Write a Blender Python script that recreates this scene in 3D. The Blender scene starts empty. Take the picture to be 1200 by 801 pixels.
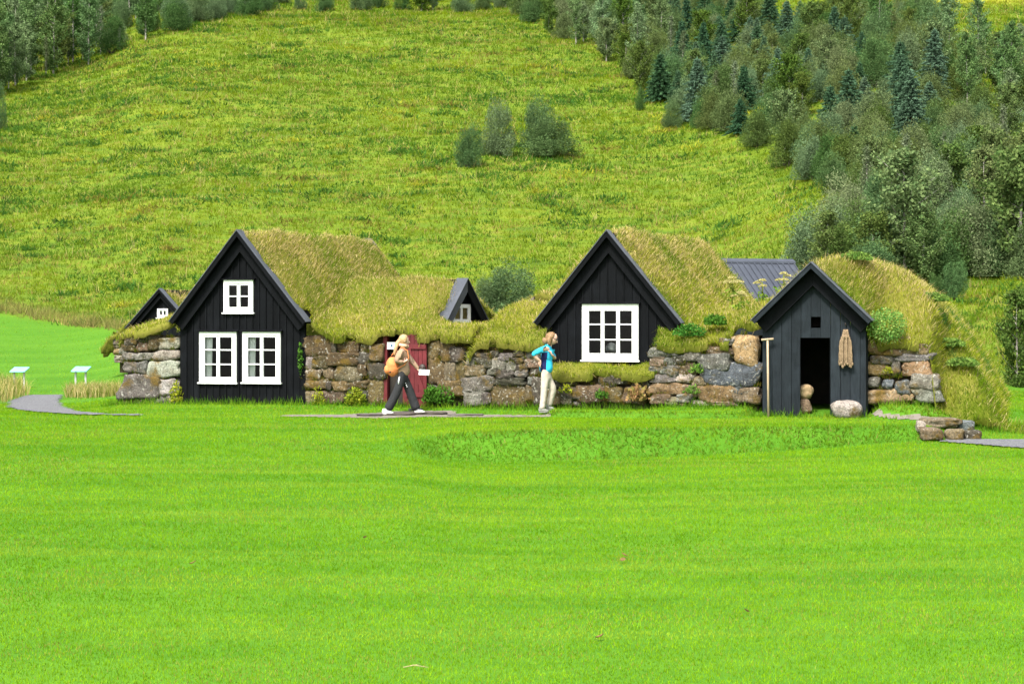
import bpy, math, random
import numpy as np
from mathutils import Vector, Matrix

random.seed(7)
RNG = np.random.default_rng(11)
scene = bpy.context.scene
COL = scene.collection
TH = math.radians(18.0)          # the farm's front is turned this much from the view
F, HZ, CZ = 2333.0, 366.0, 2.2   # focal length in px of the 1200 px photo, horizon row, eye height

# ------------------------------------------------------------------ noise
def _hash(ix, iy, seed):
    h = (ix.astype(np.int64) * 374761393 + iy.astype(np.int64) * 668265263 + seed * 982451653) & 0x7fffffff
    h = ((h ^ (h >> 13)) * 1274126177) & 0x7fffffff
    h = h ^ (h >> 16)
    return (h & 0xffff) / 65535.0
def vnoise(x, y, seed=0):
    x = np.asarray(x, float); y = np.asarray(y, float)
    ix = np.floor(x); iy = np.floor(y); fx = x - ix; fy = y - iy
    fx = fx * fx * (3 - 2 * fx); fy = fy * fy * (3 - 2 * fy)
    a = _hash(ix, iy, seed); b = _hash(ix + 1, iy, seed); c = _hash(ix, iy + 1, seed); d = _hash(ix + 1, iy + 1, seed)
    return (a + (b - a) * fx) * (1 - fy) + (c + (d - c) * fx) * fy
def fbm(x, y, seed=0, octv=4):
    s = 0; amp = .5; t = 0
    for i in range(octv):
        s = s + amp * vnoise(np.asarray(x) * 2 ** i, np.asarray(y) * 2 ** i, seed + i * 17); t += amp; amp *= .55
    return s / t
def sstep(a, b, x):
    t = np.clip((np.asarray(x, float) - a) / (b - a), 0, 1); return t * t * (3 - 2 * t)
def smax(a, b, k=.2):
    return np.logaddexp(a / k, b / k) * k
def smin(a, b, k=.2):
    return -smax(-a, -b, k)

# ------------------------------------------------------------------ mesh helpers
def tag(o, label=None, cat=None, group=None, kind=None):
    if label: o['label'] = label
    if cat: o['category'] = cat
    if group: o['group'] = group
    if kind: o['kind'] = kind
    return o
def link(name, me, parent=None, mat=None):
    o = bpy.data.objects.new(name, me); COL.objects.link(o)
    if parent is not None: o.parent = parent
    if mat is not None:
        for m in (mat if isinstance(mat, (list, tuple)) else [mat]): me.materials.append(m)
    return o
def thing(name, label, cat, loc=(0, 0, 0), rotz=0., group=None):
    o = bpy.data.objects.new(name, None); COL.objects.link(o)
    o.empty_display_size = .2
    o.location = loc; o.rotation_euler = (0, 0, rotz)
    return tag(o, label, cat, group)
def np_mesh(name, V, T, col=None, mi=None, smooth=False, Q=None):
    """mesh from numpy: V (n,3), T (m,3) triangles, Q (k,4) quads; col (n,3) albedo per vertex"""
    me = bpy.data.meshes.new(name)
    V = np.asarray(V, np.float32)
    T = np.zeros((0, 3), np.int32) if T is None else np.asarray(T, np.int32)
    Q = np.zeros((0, 4), np.int32) if Q is None else np.asarray(Q, np.int32)
    me.vertices.add(len(V)); me.vertices.foreach_set('co', V.ravel())
    nl = T.size + Q.size
    me.loops.add(nl); me.loops.foreach_set('vertex_index', np.concatenate([T.ravel(), Q.ravel()]).astype(np.int32))
    me.polygons.add(len(T) + len(Q))
    st = np.concatenate([np.arange(len(T)) * 3, T.size + np.arange(len(Q)) * 4]).astype(np.int32)
    me.polygons.foreach_set('loop_start', st)
    if mi is not None: me.polygons.foreach_set('material_index', np.asarray(mi, np.int32))
    if smooth: me.polygons.foreach_set('use_smooth', np.ones(len(T) + len(Q), bool))
    if col is not None:
        c = np.ones((len(V), 4), np.float32); c[:, :3] = col
        at = me.color_attributes.new('col', 'FLOAT_COLOR', 'POINT'); at.data.foreach_set('color', c.ravel())
    me.update(); me.validate(); return me
class MB:
    """collects polygons (each its own vertices) with material slots"""
    def __init__(s): s.v = []; s.f = []; s.m = []; s.c = []; s.sm = []
    def poly(s, pts, m=0, c=(1, 1, 1)):
        i = len(s.v); s.v += [tuple(p) for p in pts]; s.f.append(list(range(i, i + len(pts)))); s.m.append(m); s.c += [c] * len(pts); s.sm.append(False)
    def mesh(s, V, Fs, m=0, c=(1, 1, 1), smooth=False):
        i = len(s.v); s.v += [tuple(p) for p in V]
        for f in Fs: s.f.append([k + i for k in f]); s.m.append(m); s.sm.append(smooth)
        s.c += ([c] * len(V)) if not isinstance(c, list) else c
    def hexa(s, P, m=0, c=(1, 1, 1)):
        """P: 8 points, 0-3 one face ring, 4-7 the opposite ring"""
        s.mesh(P, [(3, 2, 1, 0), (4, 5, 6, 7), (0, 1, 5, 4), (1, 2, 6, 5), (2, 3, 7, 6), (3, 0, 4, 7)], m, c)
    def box(s, a, b, m=0, c=(1, 1, 1)):
        (x0, y0, z0), (x1, y1, z1) = a, b
        s.hexa([(x0, y0, z0), (x1, y0, z0), (x1, y1, z0), (x0, y1, z0), (x0, y0, z1), (x1, y0, z1), (x1, y1, z1), (x0, y1, z1)], m, c)
    def bar(s, p, q, w, d, up=(0, 0, 1), m=0, c=(1, 1, 1)):
        p = Vector(p); q = Vector(q); t = (q - p).normalized(); u = Vector(up); a = t.cross(u).normalized() * (w / 2); b = a.cross(t).normalized() * (d / 2)
        s.hexa([p - a - b, p + a - b, p + a + b, p - a + b, q - a - b, q + a - b, q + a + b, q - a + b], m, c)
    def prism(s, pts2, y0, y1, m=0, c=(1, 1, 1)):
        """polygon in (x,z) pushed from y0 to y1"""
        n = len(pts2); V = [(x, y0, z) for x, z in pts2] + [(x, y1, z) for x, z in pts2]
        Fs = [list(range(n)), list(range(2 * n - 1, n - 1, -1))] + [((i + 1) % n, i, n + i, n + (i + 1) % n) for i in range(n)]
        s.mesh(V, Fs, m, c)
    def tube(s, path, radii, n=8, m=0, c=(1, 1, 1), cap=True, flat=1.0, smooth=True):
        path = [Vector(p) for p in path]; V = []; k = len(path)
        if not isinstance(radii, (list, tuple)): radii = [radii] * k
        prev = None
        for i, p in enumerate(path):
            t = (path[min(i + 1, k - 1)] - path[max(i - 1, 0)]).normalized()
            if prev is None:
                a = t.cross(Vector((0, 0, 1))) if abs(t.z) < .95 else t.cross(Vector((0, 1, 0)))
            else: a = prev - t * prev.dot(t)
            a.normalize(); prev = a; b = t.cross(a)
            for j in range(n):
                an = 2 * math.pi * j / n
                V.append(p + a * math.cos(an) * radii[i] + b * math.sin(an) * radii[i] * flat)
        Fs = [(i * n + j, i * n + (j + 1) % n, (i + 1) * n + (j + 1) % n, (i + 1) * n + j) for i in range(k - 1) for j in range(n)]
        if cap: Fs += [list(range(n - 1, -1, -1)), [(k - 1) * n + j for j in range(n)]]
        s.mesh(V, Fs, m, c, smooth)
    def ball(s, ctr, r, nu=12, nv=8, m=0, c=(1, 1, 1), fn=None):
        rx, ry, rz = (r, r, r) if not isinstance(r, (tuple, list)) else r
        V = []; Fs = []
        for i in range(nv + 1):
            la = -math.pi / 2 + math.pi * i / nv
            for j in range(nu):
                lo = 2 * math.pi * j / nu
                d = Vector((math.cos(la) * math.cos(lo), math.cos(la) * math.sin(lo), math.sin(la)))
                k = fn(d) if fn else 1
                V.append((ctr[0] + d.x * rx * k, ctr[1] + d.y * ry * k, ctr[2] + d.z * rz * k))
        for i in range(nv):
            for j in range(nu):
                Fs.append((i * nu + j, i * nu + (j + 1) % nu, (i + 1) * nu + (j + 1) % nu, (i + 1) * nu + j))
        s.mesh(V, Fs, m, c, True)
    def build(s, name, mats, parent=None, off=(0, 0, 0), bevel=0):
        me = bpy.data.meshes.new(name)
        v = [(x - off[0], y - off[1], z - off[2]) for x, y, z in s.v]
        me.from_pydata(v, [], s.f)
        me.polygons.foreach_set('material_index', s.m); me.polygons.foreach_set('use_smooth', s.sm)
        c = np.ones((len(s.v), 4), np.float32); c[:, :3] = np.array(s.c, np.float32).reshape(-1, 3)
        at = me.color_attributes.new('col', 'FLOAT_COLOR', 'POINT'); at.data.foreach_set('color', c.ravel())
        me.update()
        o = link(name, me, parent, mats)
        if bevel:
            b = o.modifiers.new('soft_edges', 'BEVEL'); b.width = bevel; b.segments = 2; b.limit_method = 'ANGLE'
        return o

# ------------------------------------------------------------------ node materials
class NT:
    def __init__(s, name):
        s.mat = bpy.data.materials.new(name); s.mat.use_nodes = True; s.t = s.mat.node_tree; s.t.nodes.clear()
        s.out = s.n('ShaderNodeOutputMaterial')
    def n(s, typ, ins=None, **kw):
        nd = s.t.nodes.new(typ)
        for k, v in kw.items(): setattr(nd, k, v)
        for k, v in (ins or {}).items():
            sock = nd.inputs[k]
            if isinstance(v, bpy.types.NodeSocket): s.t.links.new(v, sock)
            else: sock.default_value = v
        return nd
    def obj(s, scale=(1, 1, 1)):
        tc = s.n('ShaderNodeTexCoord'); return s.n('ShaderNodeMapping', {'Vector': tc.outputs['Object'], 'Scale': scale}).outputs[0]
    def noise(s, vec, scale, detail=3, rough=.55, dist=0.):
        return s.n('ShaderNodeTexNoise', {'Vector': vec, 'Scale': scale, 'Detail': detail, 'Roughness': rough, 'Distortion': dist}).outputs[0]
    def ramp(s, fac, stops):
        r = s.n('ShaderNodeValToRGB', {'Fac': fac}); e = r.color_ramp.elements
        while len(e) < len(stops): e.new(.5)
        for el, (p, c) in zip(e, stops): el.position = p; el.color = (*c, 1) if len(c) == 3 else c
        return r.outputs[0]
    def val(s, fac, a, b, lo=0., hi=1.):
        return s.n('ShaderNodeMapRange', {'Value': fac, 'From Min': a, 'From Max': b, 'To Min': lo, 'To Max': hi}).outputs[0]
    def mix(s, fac, a, b, mode='MIX'):
        m = s.n('ShaderNodeMix', data_type='RGBA', blend_type=mode); L = s.t.links
        for i, v in ((0, fac), (6, a), (7, b)):
            if isinstance(v, bpy.types.NodeSocket): L.new(v, m.inputs[i])
            else: m.inputs[i].default_value = v if i == 0 else ((*v, 1) if len(v) == 3 else v)
        return m.outputs[2]
    def attr(s, name='col'): return s.n('ShaderNodeAttribute', attribute_name=name).outputs
    def bump(s, h, strength=.5, dist=.02):
        return s.n('ShaderNodeBump', {'Height': h, 'Strength': strength, 'Distance': dist}).outputs[0]
    def pbr(s, color, rough=.8, normal=None, spec=.3, **kw):
        ins = {'Base Color': color if isinstance(color, bpy.types.NodeSocket) else (*color, 1), 'Roughness': rough, 'Specular IOR Level': spec}
        if normal is not None: ins['Normal'] = normal
        ins.update(kw)
        b = s.n('ShaderNodeBsdfPrincipled', ins); s.t.links.new(b.outputs[0], s.out.inputs[0]); return s.mat
def leaf_mat(name, translucent=.35, vary=0.):
    """thin leaf or blade: its own colour per leaf, some light passes through"""
    m = NT(name); c = m.attr()['Color']
    if vary:
        oi = m.n('ShaderNodeObjectInfo').outputs['Random']
        h = m.val(oi, 0, 1, 0.5 - .010 * vary, .5 + .022 * vary)
        r2 = m.n('ShaderNodeMath', {0: oi, 1: 7.31}, operation='MULTIPLY').outputs[0]; r2 = m.n('ShaderNodeMath', {0: r2}, operation='FRACT').outputs[0]
        c = m.n('ShaderNodeHueSaturation', {'Hue': h, 'Saturation': m.val(r2, 0, 1, 1 - .25 * vary, 1 + .1 * vary), 'Value': m.val(r2, 0, 1, 1.25, .8), 'Color': c}).outputs[0]
    d = m.n('ShaderNodeBsdfDiffuse', {'Color': c}); t = m.n('ShaderNodeBsdfTranslucent', {'Color': c})
    x = m.n('ShaderNodeMixShader', {0: translucent, 1: d.outputs[0], 2: t.outputs[0]})
    m.t.links.new(x.outputs[0], m.out.inputs[0]); return m.mat
M = {}
M['blade'] = leaf_mat('grass_blade', .42)
M['leaf'] = leaf_mat('leaf', .3, 1.)
M['plant'] = leaf_mat('plant_leaf', .3)
def painted_wood(name, c0, c1, rough=.55, spec=.3):
    m = NT(name); v = m.obj((9, 9, .7)); v2 = m.obj((1, 1, 1))
    g = m.noise(v, 6, 5, .65, .6); w = m.noise(v2, 2.3, 4); c = m.mix(m.val(g, .3, .75), c0, c1)
    c = m.mix(m.val(w, .5, .75, 0, .55), c, tuple(x * 1.7 for x in c1))
    tint = m.attr()['Color']; c = m.mix(1., c, tint, 'MULTIPLY')
    return m.pbr(c, m.val(w, .3, .7, rough - .12, rough + .2), m.bump(g, .35, .006), spec)
M['black_wood'] = painted_wood('black_tarred_wood', (.0032, .0036, .0042), (.0060, .0068, .0082), .7, .05)
M['grey_wood'] = painted_wood('weathered_black_wood', (.0075, .0105, .013), (.019, .024, .029), .8, .1)
M['trim'] = painted_wood('dark_grey_trim', (.045, .05, .062), (.07, .078, .095), .5)
M['red_wood'] = painted_wood('red_painted_wood', (.080, .0085, .011), (.115, .014, .018), .5)
M['bare_wood'] = painted_wood('bare_wood', (.30, .22, .14), (.42, .33, .22), .75)
M['old_wood'] = painted_wood('old_grey_wood', (.10, .085, .065), (.17, .14, .11), .85)
def white_paint():
    m = NT('white_paint'); v = m.obj(); n = m.noise(v, 7, 4)
    return m.pbr(m.mix(m.val(n, .35, .7), (.72, .73, .72), (.82, .82, .80)), .45, m.bump(m.noise(v, 40, 3), .1, .002), .4)
M['white'] = white_paint()
def glass():
    m = NT('window_glass'); n = m.noise(m.obj(), 3.5, 2)
    g = m.n('ShaderNodeBsdfGlossy', {'Color': (.9, .95, 1, 1), 'Roughness': .04, 'Normal': m.bump(n, .12, .02)}); t = m.n('ShaderNodeBsdfTransparent', {'Color': (.86, .9, .88, 1)})
    f = m.n('ShaderNodeFresnel', {'IOR': 1.45}); x = m.n('ShaderNodeMixShader', {0: f.outputs[0], 1: t.outputs[0], 2: g.outputs[0]})
    m.t.links.new(x.outputs[0], m.out.inputs[0]); return m.mat
M['glass'] = glass()
def simple(name, c0, c1, scale=8., rough=.8, bump=.2, bd=.01, spec=.3, metal=0.):
    m = NT(name); v = m.obj(); n = m.noise(v, scale, 4)
    return m.pbr(m.mix(m.val(n, .3, .7), c0, c1), rough, m.bump(n, bump, bd), spec, Metallic=metal)
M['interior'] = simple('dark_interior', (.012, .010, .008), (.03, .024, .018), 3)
M['curtain'] = simple('white_curtain', (.62, .64, .62), (.75, .76, .74), 12, .9)
M['iron'] = simple('dark_iron', (.02, .015, .012), (.05, .035, .03), 30, .5)
M['roof_metal'] = simple('grey_roof_metal', (.036, .042, .056), (.052, .060, .078), 2, .5, .03, .01, .5)
M['panel'] = simple('pale_blue_panel', (.16, .40, .46), (.22, .48, .53), 4, .35, .02)
M['post'] = simple('grey_post', (.30, .30, .29), (.40, .40, .39), 9, .6)
M['paper'] = simple('paper', (.74, .76, .78), (.80, .82, .83), 5, .7, .02)
M['ink'] = simple('blue_ink', (.03, .08, .16), (.05, .12, .22), 9, .7, .02)
M['earth'] = simple('dark_earth', (.030, .022, .014), (.065, .048, .028), 14, .95, .8, .03)
M['rope'] = simple('hemp_rope', (.12, .08, .045), (.30, .215, .13), 50, .9, .5)
M['sack'] = simple('tan_sacking', (.22, .15, .08), (.34, .25, .14), 14, .95, .6, .03)
def stone():
    m = NT('field_stone'); v = m.obj(); c = m.attr()['Color']
    big = m.noise(v, 5, 4, .62); fine = m.noise(v, 30, 5, .7); lich = m.noise(v, 15, 4, .65, .5)
    c = m.mix(m.val(big, .3, .68, .0, 1.), c, m.mix(1., c, (.42, .39, .34), 'MULTIPLY'))
    c = m.mix(m.val(fine, .42, .62, 0, .75), c, m.mix(1., c, (1.75, 1.7, 1.62), 'MULTIPLY'))
    c = m.mix(m.val(fine, .36, .48, .6, 0), c, (.025, .022, .018))
    c = m.mix(m.val(lich, .58, .66, 0, .7), c, (.34, .33, .29))
    mossn = m.noise(v, 2.6, 5, .65); c = m.mix(m.val(mossn, .54, .66, 0, .85), c, m.mix(m.val(fine, .3, .7), (.055, .045, .008), (.15, .085, .012)))
    h = m.n('ShaderNodeMath', {0: big, 1: m.n('ShaderNodeMath', {0: fine, 1: .5}, operation='MULTIPLY').outputs[0]}, operation='ADD').outputs[0]
    return m.pbr(c, .9, m.bump(h, .8, .035), .2)
M['stone'] = stone()
def gravel():
    m = NT('grey_gravel'); v = m.obj(); vo = m.n('ShaderNodeTexVoronoi', {'Vector': v, 'Scale': 38.}); n = m.noise(v, 1.2, 4)
    c = m.ramp(vo.outputs['Color'], [(0, (.07, .072, .08)), (.5, (.115, .118, .128)), (1, (.20, .20, .21))])
    c = m.mix(m.val(n, .4, .7, 0, .35), c, (.15, .15, .15))
    return m.pbr(c, .9, m.bump(vo.outputs['Distance'], .7, .02), .2)
M['gravel'] = gravel()
def flag():
    m = NT('flagstone'); v = m.obj(); n = m.noise(v, 5, 5); c = m.mix(1., m.attr()['Color'], (.62, .60, .57), 'MULTIPLY')
    c = m.mix(m.val(n, .3, .7, 0, .8), c, m.mix(1., c, (.6, .58, .55), 'MULTIPLY'))
    return m.pbr(c, .9, m.bump(n, .4, .02), .2)
M['flag'] = flag()
def cloth(name, c, k=.75, scale=18):
    m = NT(name); v = m.obj(); n = m.noise(v, scale, 4); w = m.noise(v, 5.5, 3, .5, 1.2)
    cc = m.mix(m.val(n, .3, .7), c, tuple(x * k for x in c))
    return m.pbr(cc, .85, m.bump(w, .55, .035), .2)
M['skin'] = simple('skin', (.52, .32, .24), (.58, .37, .28), 20, .55, .05)
M['jacket'] = cloth('beige_jacket', (.33, .22, .145)); M['cargo'] = cloth('charcoal_trousers', (.026, .027, .029))
M['orange'] = cloth('orange_fabric', (.72, .24, .085)); M['shoe'] = cloth('white_shoe', (.72, .72, .72), .9)
M['hairblond'] = simple('blond_hair', (.30, .18, .08), (.50, .33, .18), 35, .6, .5, .01); M['scarf'] = cloth('pale_scarf', (.62, .40, .27))
M['cyan'] = cloth('cyan_shirt', (.03, .42, .62), .85); M['navy'] = cloth('navy_panel', (.012, .018, .09)); M['beige'] = cloth('beige_trousers', (.46, .41, .34), .85)
M['hairbrown'] = simple('light_brown_hair', (.13, .075, .034), (.28, .175, .085), 35, .6, .5, .01); M['shoegrey'] = cloth('grey_shoe', (.22, .23, .2))
M['black'] = simple('black_plastic', (.012, .012, .012), (.02, .02, .02), 9, .25, .02)
def ground_mat():
    m = NT('ground_turf'); v = m.obj(); A = m.attr('zone')['Color']
    sep = m.n('ShaderNodeSeparateColor', {0: A}).outputs
    vs = m.obj((.35, 1.5, 1)); n1 = m.noise(vs, .55, 4); n2 = m.noise(v, 1.4, 5, .6); n3 = m.noise(v, 9, 4, .6)
    lawn = m.mix(m.val(n1, .3, .7), (.050, .150, .008), (.082, .195, .012)); lawn = m.mix(m.val(n3, .35, .7, 0, .35), lawn, (.036, .115, .007))
    h1 = m.noise(v, .22, 5, .62); h2 = m.noise(m.obj((.6, 1, 1)), .9, 5, .65)
    hill = m.ramp(h2, [(.28, (.042, .085, .012)), (.45, (.085, .145, .010)), (.6, (.150, .185, .014)), (.78, (.19, .165, .04))])
    hill = m.mix(m.val(h1, .35, .7, 0, .55), hill, (.115, .175, .010)); hill = m.mix(m.val(n3, .35, .7, 0, .4), hill, (.055, .085, .010))
    c = m.mix(sep[0], lawn, hill)
    scr = m.mix(m.val(m.noise(v, .6, 5, .7), .42, .58), (.42, .40, .06), (.36, .30, .30)); scr = m.mix(sep[2], (.40, .40, .04), scr)
    c = m.mix(sep[1], c, scr)
    return m.pbr(c, .95, m.bump(n3, .6, .05), .1)
M['ground'] = ground_mat()
# ------------------------------------------------------------------ terrain
LEFT = [(2, -1.0), (16, -.79), (28, -.5), (36, -.2), (43, -.02), (50, .0), (60, .0), (72, .85), (85, 2.1), (100, 4.8), (130, 11.5), (180, 23), (215, 31.5), (240, 36), (300, 53), (480, 110)]
MID_FAR = [(50, .28), (60, .55), (75, 1.6), (85, 2.5), (100, 5.2), (130, 12.3), (180, 25.0), (214, 34.2), (236, 37.4), (300, 55), (480, 110)]
RIGHT_FAR = [(48, .3), (55, .9), (75, 3.4), (100, 8.8), (130, 16.2), (180, 28.5), (260, 50), (480, 112)]
COLS = [(-800, LEFT), (60, LEFT),
        (200, [(2, -1.0), (16, -.78), (28, -.5), (36, -.2), (43, .03), (46, .15)] + MID_FAR),
        (430, [(2, -1.0), (16, -.78), (28, -.52), (36, -.24), (42, .0), (44.5, .17)] + MID_FAR)]
def _farmix(p):
    t = float(sstep(760, 1065, p)); ys = [48, 50, 55, 60, 65, 75, 85, 100, 115, 130, 155, 180, 214, 236, 260, 300, 380, 480]
    m = np.array(MID_FAR); r = np.array(RIGHT_FAR)
    return [(y, (1 - t) * np.interp(y, m[:, 0], m[:, 1]) + t * np.interp(y, r[:, 0], r[:, 1])) for y in ys]
_BANK = [(480, (2, -1.0), (16, -.78), (35.0, -.36), (36.1, -.12), (42, .0), (44.2, .17)), (520, (2, -1.0), (16, -.78), (35.8, -.44), (36.5, -.04), (42, .0), (44., .18)), (570, (2, -1.0), (16, -.78), (35.95, -.49), (36.55, .03), (42, .0), (43.5, .18)), (700, (2, -1.0), (16, -.78), (36.05, -.47), (36.65, .06), (41.4, .02), (42.5, .17)),
         (900, (2, -1.0), (16, -.77), (37.1, -.40), (37.65, .03), (40.6, .07), (41.6, .17)), (1070, (2, -1.0), (16, -.75), (38.3, -.29), (38.75, -.02), (40, .08), (41, .17))]
for _p in list(range(480, 1070, 20)) + [1068]:
    _q = [np.interp(_p, [r[0] for r in _BANK], [r[k][c] for r in _BANK]) for k in range(1, 7) for c in (0, 1)]
    COLS.append((_p, [(_q[2 * k], _q[2 * k + 1]) for k in range(6)] + _farmix(_p)))
COLS += [(1138, [(2, -1.0), (16, -.75), (38.0, -.30), (39.4, -.22), (42, .12)] + RIGHT_FAR),
         (2000, [(2, -1.0), (16, -.75), (38, -.30), (40.5, -.2), (44, .12)] + RIGHT_FAR)]
_Y = np.concatenate([np.arange(2, 60, .1), np.arange(60, 480.1, .5)])
def _prof(pts):
    p = np.array(pts); near = np.interp(np.arange(2, 60, .1), p[:, 0], p[:, 1]); fy = np.arange(60, 480.1, .5); far = np.interp(fy, p[:, 0], p[:, 1])
    allz = np.interp(np.arange(-8, 560, .1), p[:, 0], p[:, 1])
    def g(sig):
        k = np.exp(-.5 * (np.arange(-int(3 * sig), int(3 * sig) + 1) / sig) ** 2); k /= k.sum(); return np.convolve(np.pad(allz, len(k) // 2, 'edge'), k, 'valid')
    yy = np.arange(-8, 560, .1); a = g(.9); b = g(35)
    return np.where(_Y < 47, np.interp(_Y, yy, a), np.interp(_Y, yy, a) + sstep(47, 66, _Y) * (np.interp(_Y, yy, b) - np.interp(_Y, yy, a)))
_PX = np.array([c[0] for c in COLS], float); _PZ = np.array([_prof(c[1]) for c in COLS])
O0 = np.array([-6.13, 45.0]); U = np.array([math.cos(TH), -math.sin(TH)]); W = np.array([math.sin(TH), math.cos(TH)])
def zg(X, Y):
    X = np.asarray(X, float); Y = np.asarray(Y, float)
    k = X / np.maximum(Y, 15.); px = np.clip(600 + F * k, -799, 1999)
    yi = np.clip(Y, 2, 479.9)
    i = np.clip(np.searchsorted(_PX, px) - 1, 0, len(_PX) - 2)
    t = (px - _PX[i]) / (_PX[i + 1] - _PX[i]); t = np.where((px > 480) & (px < 1068), t, t * t * (3 - 2 * t))
    jf = np.where(yi < 59.9, (yi - 2) / .1, 580 + (yi - 60) / .5); j = np.clip(np.floor(jf).astype(int), 0, len(_Y) - 2); fr = np.clip(jf - j, 0, 1)
    def at(ii): return _PZ[ii, j] * (1 - fr) + _PZ[ii, j + 1] * fr
    z = at(i) * (1 - t) + at(i + 1) * t
    far = sstep(60, 110, Y)
    z = z + far * (fbm(X * .045, Y * .045, 3) - .5) * 1.6 + far * (fbm(X * .4, Y * .4, 9, 3) - .5) * .28
    z = z + (1 - sstep(60, 80, Y)) * (fbm(X * .35, Y * .35, 21, 3) - .5) * .05
    # low mown strip before the middle wall
    pxx = 600 + F * k; yl = 45 - .325 * (X + 6.13) - 1.05
    z = z + .11 * sstep(636, 650, pxx) * (1 - sstep(850, 880, pxx)) * sstep(yl - .25, yl - .05, Y) * (1 - sstep(yl + .35, yl + .7, Y))
    ss = (X - O0[0]) * U[0] + (Y - O0[1]) * U[1]; vv = (X - O0[0]) * W[0] + (Y - O0[1]) * W[1]
    z = z + .21 * sstep(-1.0, -.2, vv) * sstep(14.1, 14.45, ss) * (1 - sstep(15.4, 16.4, ss)) + .11 * sstep(-.9, -.15, vv) * sstep(9.4, 10, ss) * (1 - sstep(11.6, 11.8, ss))
    return z
def ray(px, py, y0=14., y1=470.):
    """the point of the ground that the photo shows at this pixel"""
    Ys = np.concatenate([np.arange(y0, 60, .05), np.arange(60, y1, .25)]); X = (px - 600) / F * Ys; Z = CZ - (py - HZ) / F * Ys
    d = zg(X, Ys) - Z; w = np.where(d > 0)[0]
    i = w[0] if len(w) else len(Ys) - 1
    return float(X[i]), float(Ys[i]), float(zg(X[i], Ys[i]))
def pxy(X, Y, Z): return 600 + F * X / Y, HZ + F * (CZ - Z) / Y

def loc(s, v): return O0[0] + s * U[0] + v * W[0], O0[1] + s * U[1] + v * W[1]
def to_sv(X, Y):
    dx = np.asarray(X) - O0[0]; dy = np.asarray(Y) - O0[1]; return dx * U[0] + dy * U[1], dx * W[0] + dy * W[1]
def SZ(px, py, v=0.):
    """pixel on the farm's front plane (v metres behind it) -> along-the-front s, height z"""
    k = (px - 600) / F; s = (45 * k + 6.13 + v * (W[1] * k - W[0])) / (U[0] - U[1] * k)
    Y = O0[1] + s * U[1] + v * W[1]; return s, CZ - (py - HZ) / F * Y
def zgs(s, v): x, y = loc(s, v); return float(zg(x, y))

# ground sheet
def build_ground():
    kk = np.concatenate([np.linspace(-1.2, -.36, 24)[:-1], np.linspace(-.36, .36, 300), np.linspace(.36, 1.2, 24)[1:]])
    yy = np.concatenate([np.linspace(-30, 13, 12), np.arange(14, 34, .4), np.arange(34, 48, .16), np.arange(48, 80, .6), np.arange(80, 260, 1.3), np.arange(260, 480, 8)])
    K, Yg = np.meshgrid(kk, yy); Xg = K * np.maximum(Yg, 15); Z = zg(Xg, Yg)
    V = np.stack([Xg, Yg, Z], -1).reshape(-1, 3); nk = len(kk); ny = len(yy)
    a = np.arange((ny - 1) * nk).reshape(ny - 1, nk)[:, :-1].ravel(); Q = np.stack([a, a + 1, a + nk + 1, a + nk], 1)
    zone = np.stack([rough(V[:, 0], V[:, 1]), meadow(V[:, 0], V[:, 1]), np.clip((fbm(V[:, 0] * .03, V[:, 1] * .02, 5) - .42) * 6, 0, 1)], 1)
    me = np_mesh('ground', V, None, None, None, True, Q)
    c = np.ones((len(V), 4), np.float32); c[:, :3] = zone
    at = me.color_attributes.new('zone', 'FLOAT_COLOR', 'POINT'); at.data.foreach_set('color', c.ravel())
    tag(link('ground', me, None, M['ground']), kind='structure')
def rough(X, Y):
    """0 on the mown lawn, 1 on the unmown hillside"""
    X = np.asarray(X, float); Y = np.asarray(Y, float); px = 600 + F * X / np.maximum(Y, 15)
    edge = np.interp(px, [-400, 0, 60, 140, 200, 260, 900, 1100, 1200, 1600], [84, 84, 82, 76, 70, 58, 54, 52, 50, 50])
    return sstep(-1.5, 1.5, Y - edge + (fbm(X * .3, Y * .3, 31) - .5) * 3)
def meadow(X, Y):
    px = 600 + F * np.asarray(X) / np.maximum(Y, 15); return sstep(1040, 1075, px) * sstep(190, 205, Y)
build_ground()

# ------------------------------------------------------------------ blades of grass
def lerp3(a, b, t): return np.asarray(a) * (1 - t)[:, None] + np.asarray(b) * t[:, None]
def blades(P, h, w, lean, rng, base, tip, seg=2, up=None):
    """P roots (n,3), h height, w width, lean (n,2) tip offset in units of h; base/tip colours (n,3)"""
    n = len(P); a = rng.uniform(0, math.pi, n); d = np.stack([np.cos(a), np.sin(a), np.zeros(n)], 1) * (w / 2)[:, None]
    upv = np.zeros((n, 3)); upv[:, 2] = 1
    if up is not None: upv = up
    L = np.concatenate([lean, np.zeros((n, 1))], 1)
    top = P + (upv * (1 - .25 * np.minimum((lean ** 2).sum(1), 1.5))[:, None] + L) * h[:, None]
    if seg == 1:
        V = np.stack([P - d, P + d, top], 1).reshape(-1, 3); C = np.stack([base, base, tip], 1).reshape(-1, 3)
        i = np.arange(n) * 3; return V, np.stack([i, i + 1, i + 2], 1), C
    mid = P + (upv * .62 + L * .32) * h[:, None]; mc = (base + tip) * .5
    V = np.stack([P - d, P + d, mid - d * .75, mid + d * .75, top], 1).reshape(-1, 3); C = np.stack([base, base, mc, mc, tip], 1).reshape(-1, 3)
    i = np.arange(n) * 5; T = np.concatenate([np.stack([i, i + 1, i + 3], 1), np.stack([i, i + 3, i + 2], 1), np.stack([i + 2, i + 3, i + 4], 1)])
    return V, T, C
def join(parts):
    V = []; T = []; C = []; o = 0
    for v, t, c in parts: V.append(v); T.append(t + o); C.append(c); o += len(v)
    return np.concatenate(V), np.concatenate(T), np.concatenate(C)
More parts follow.
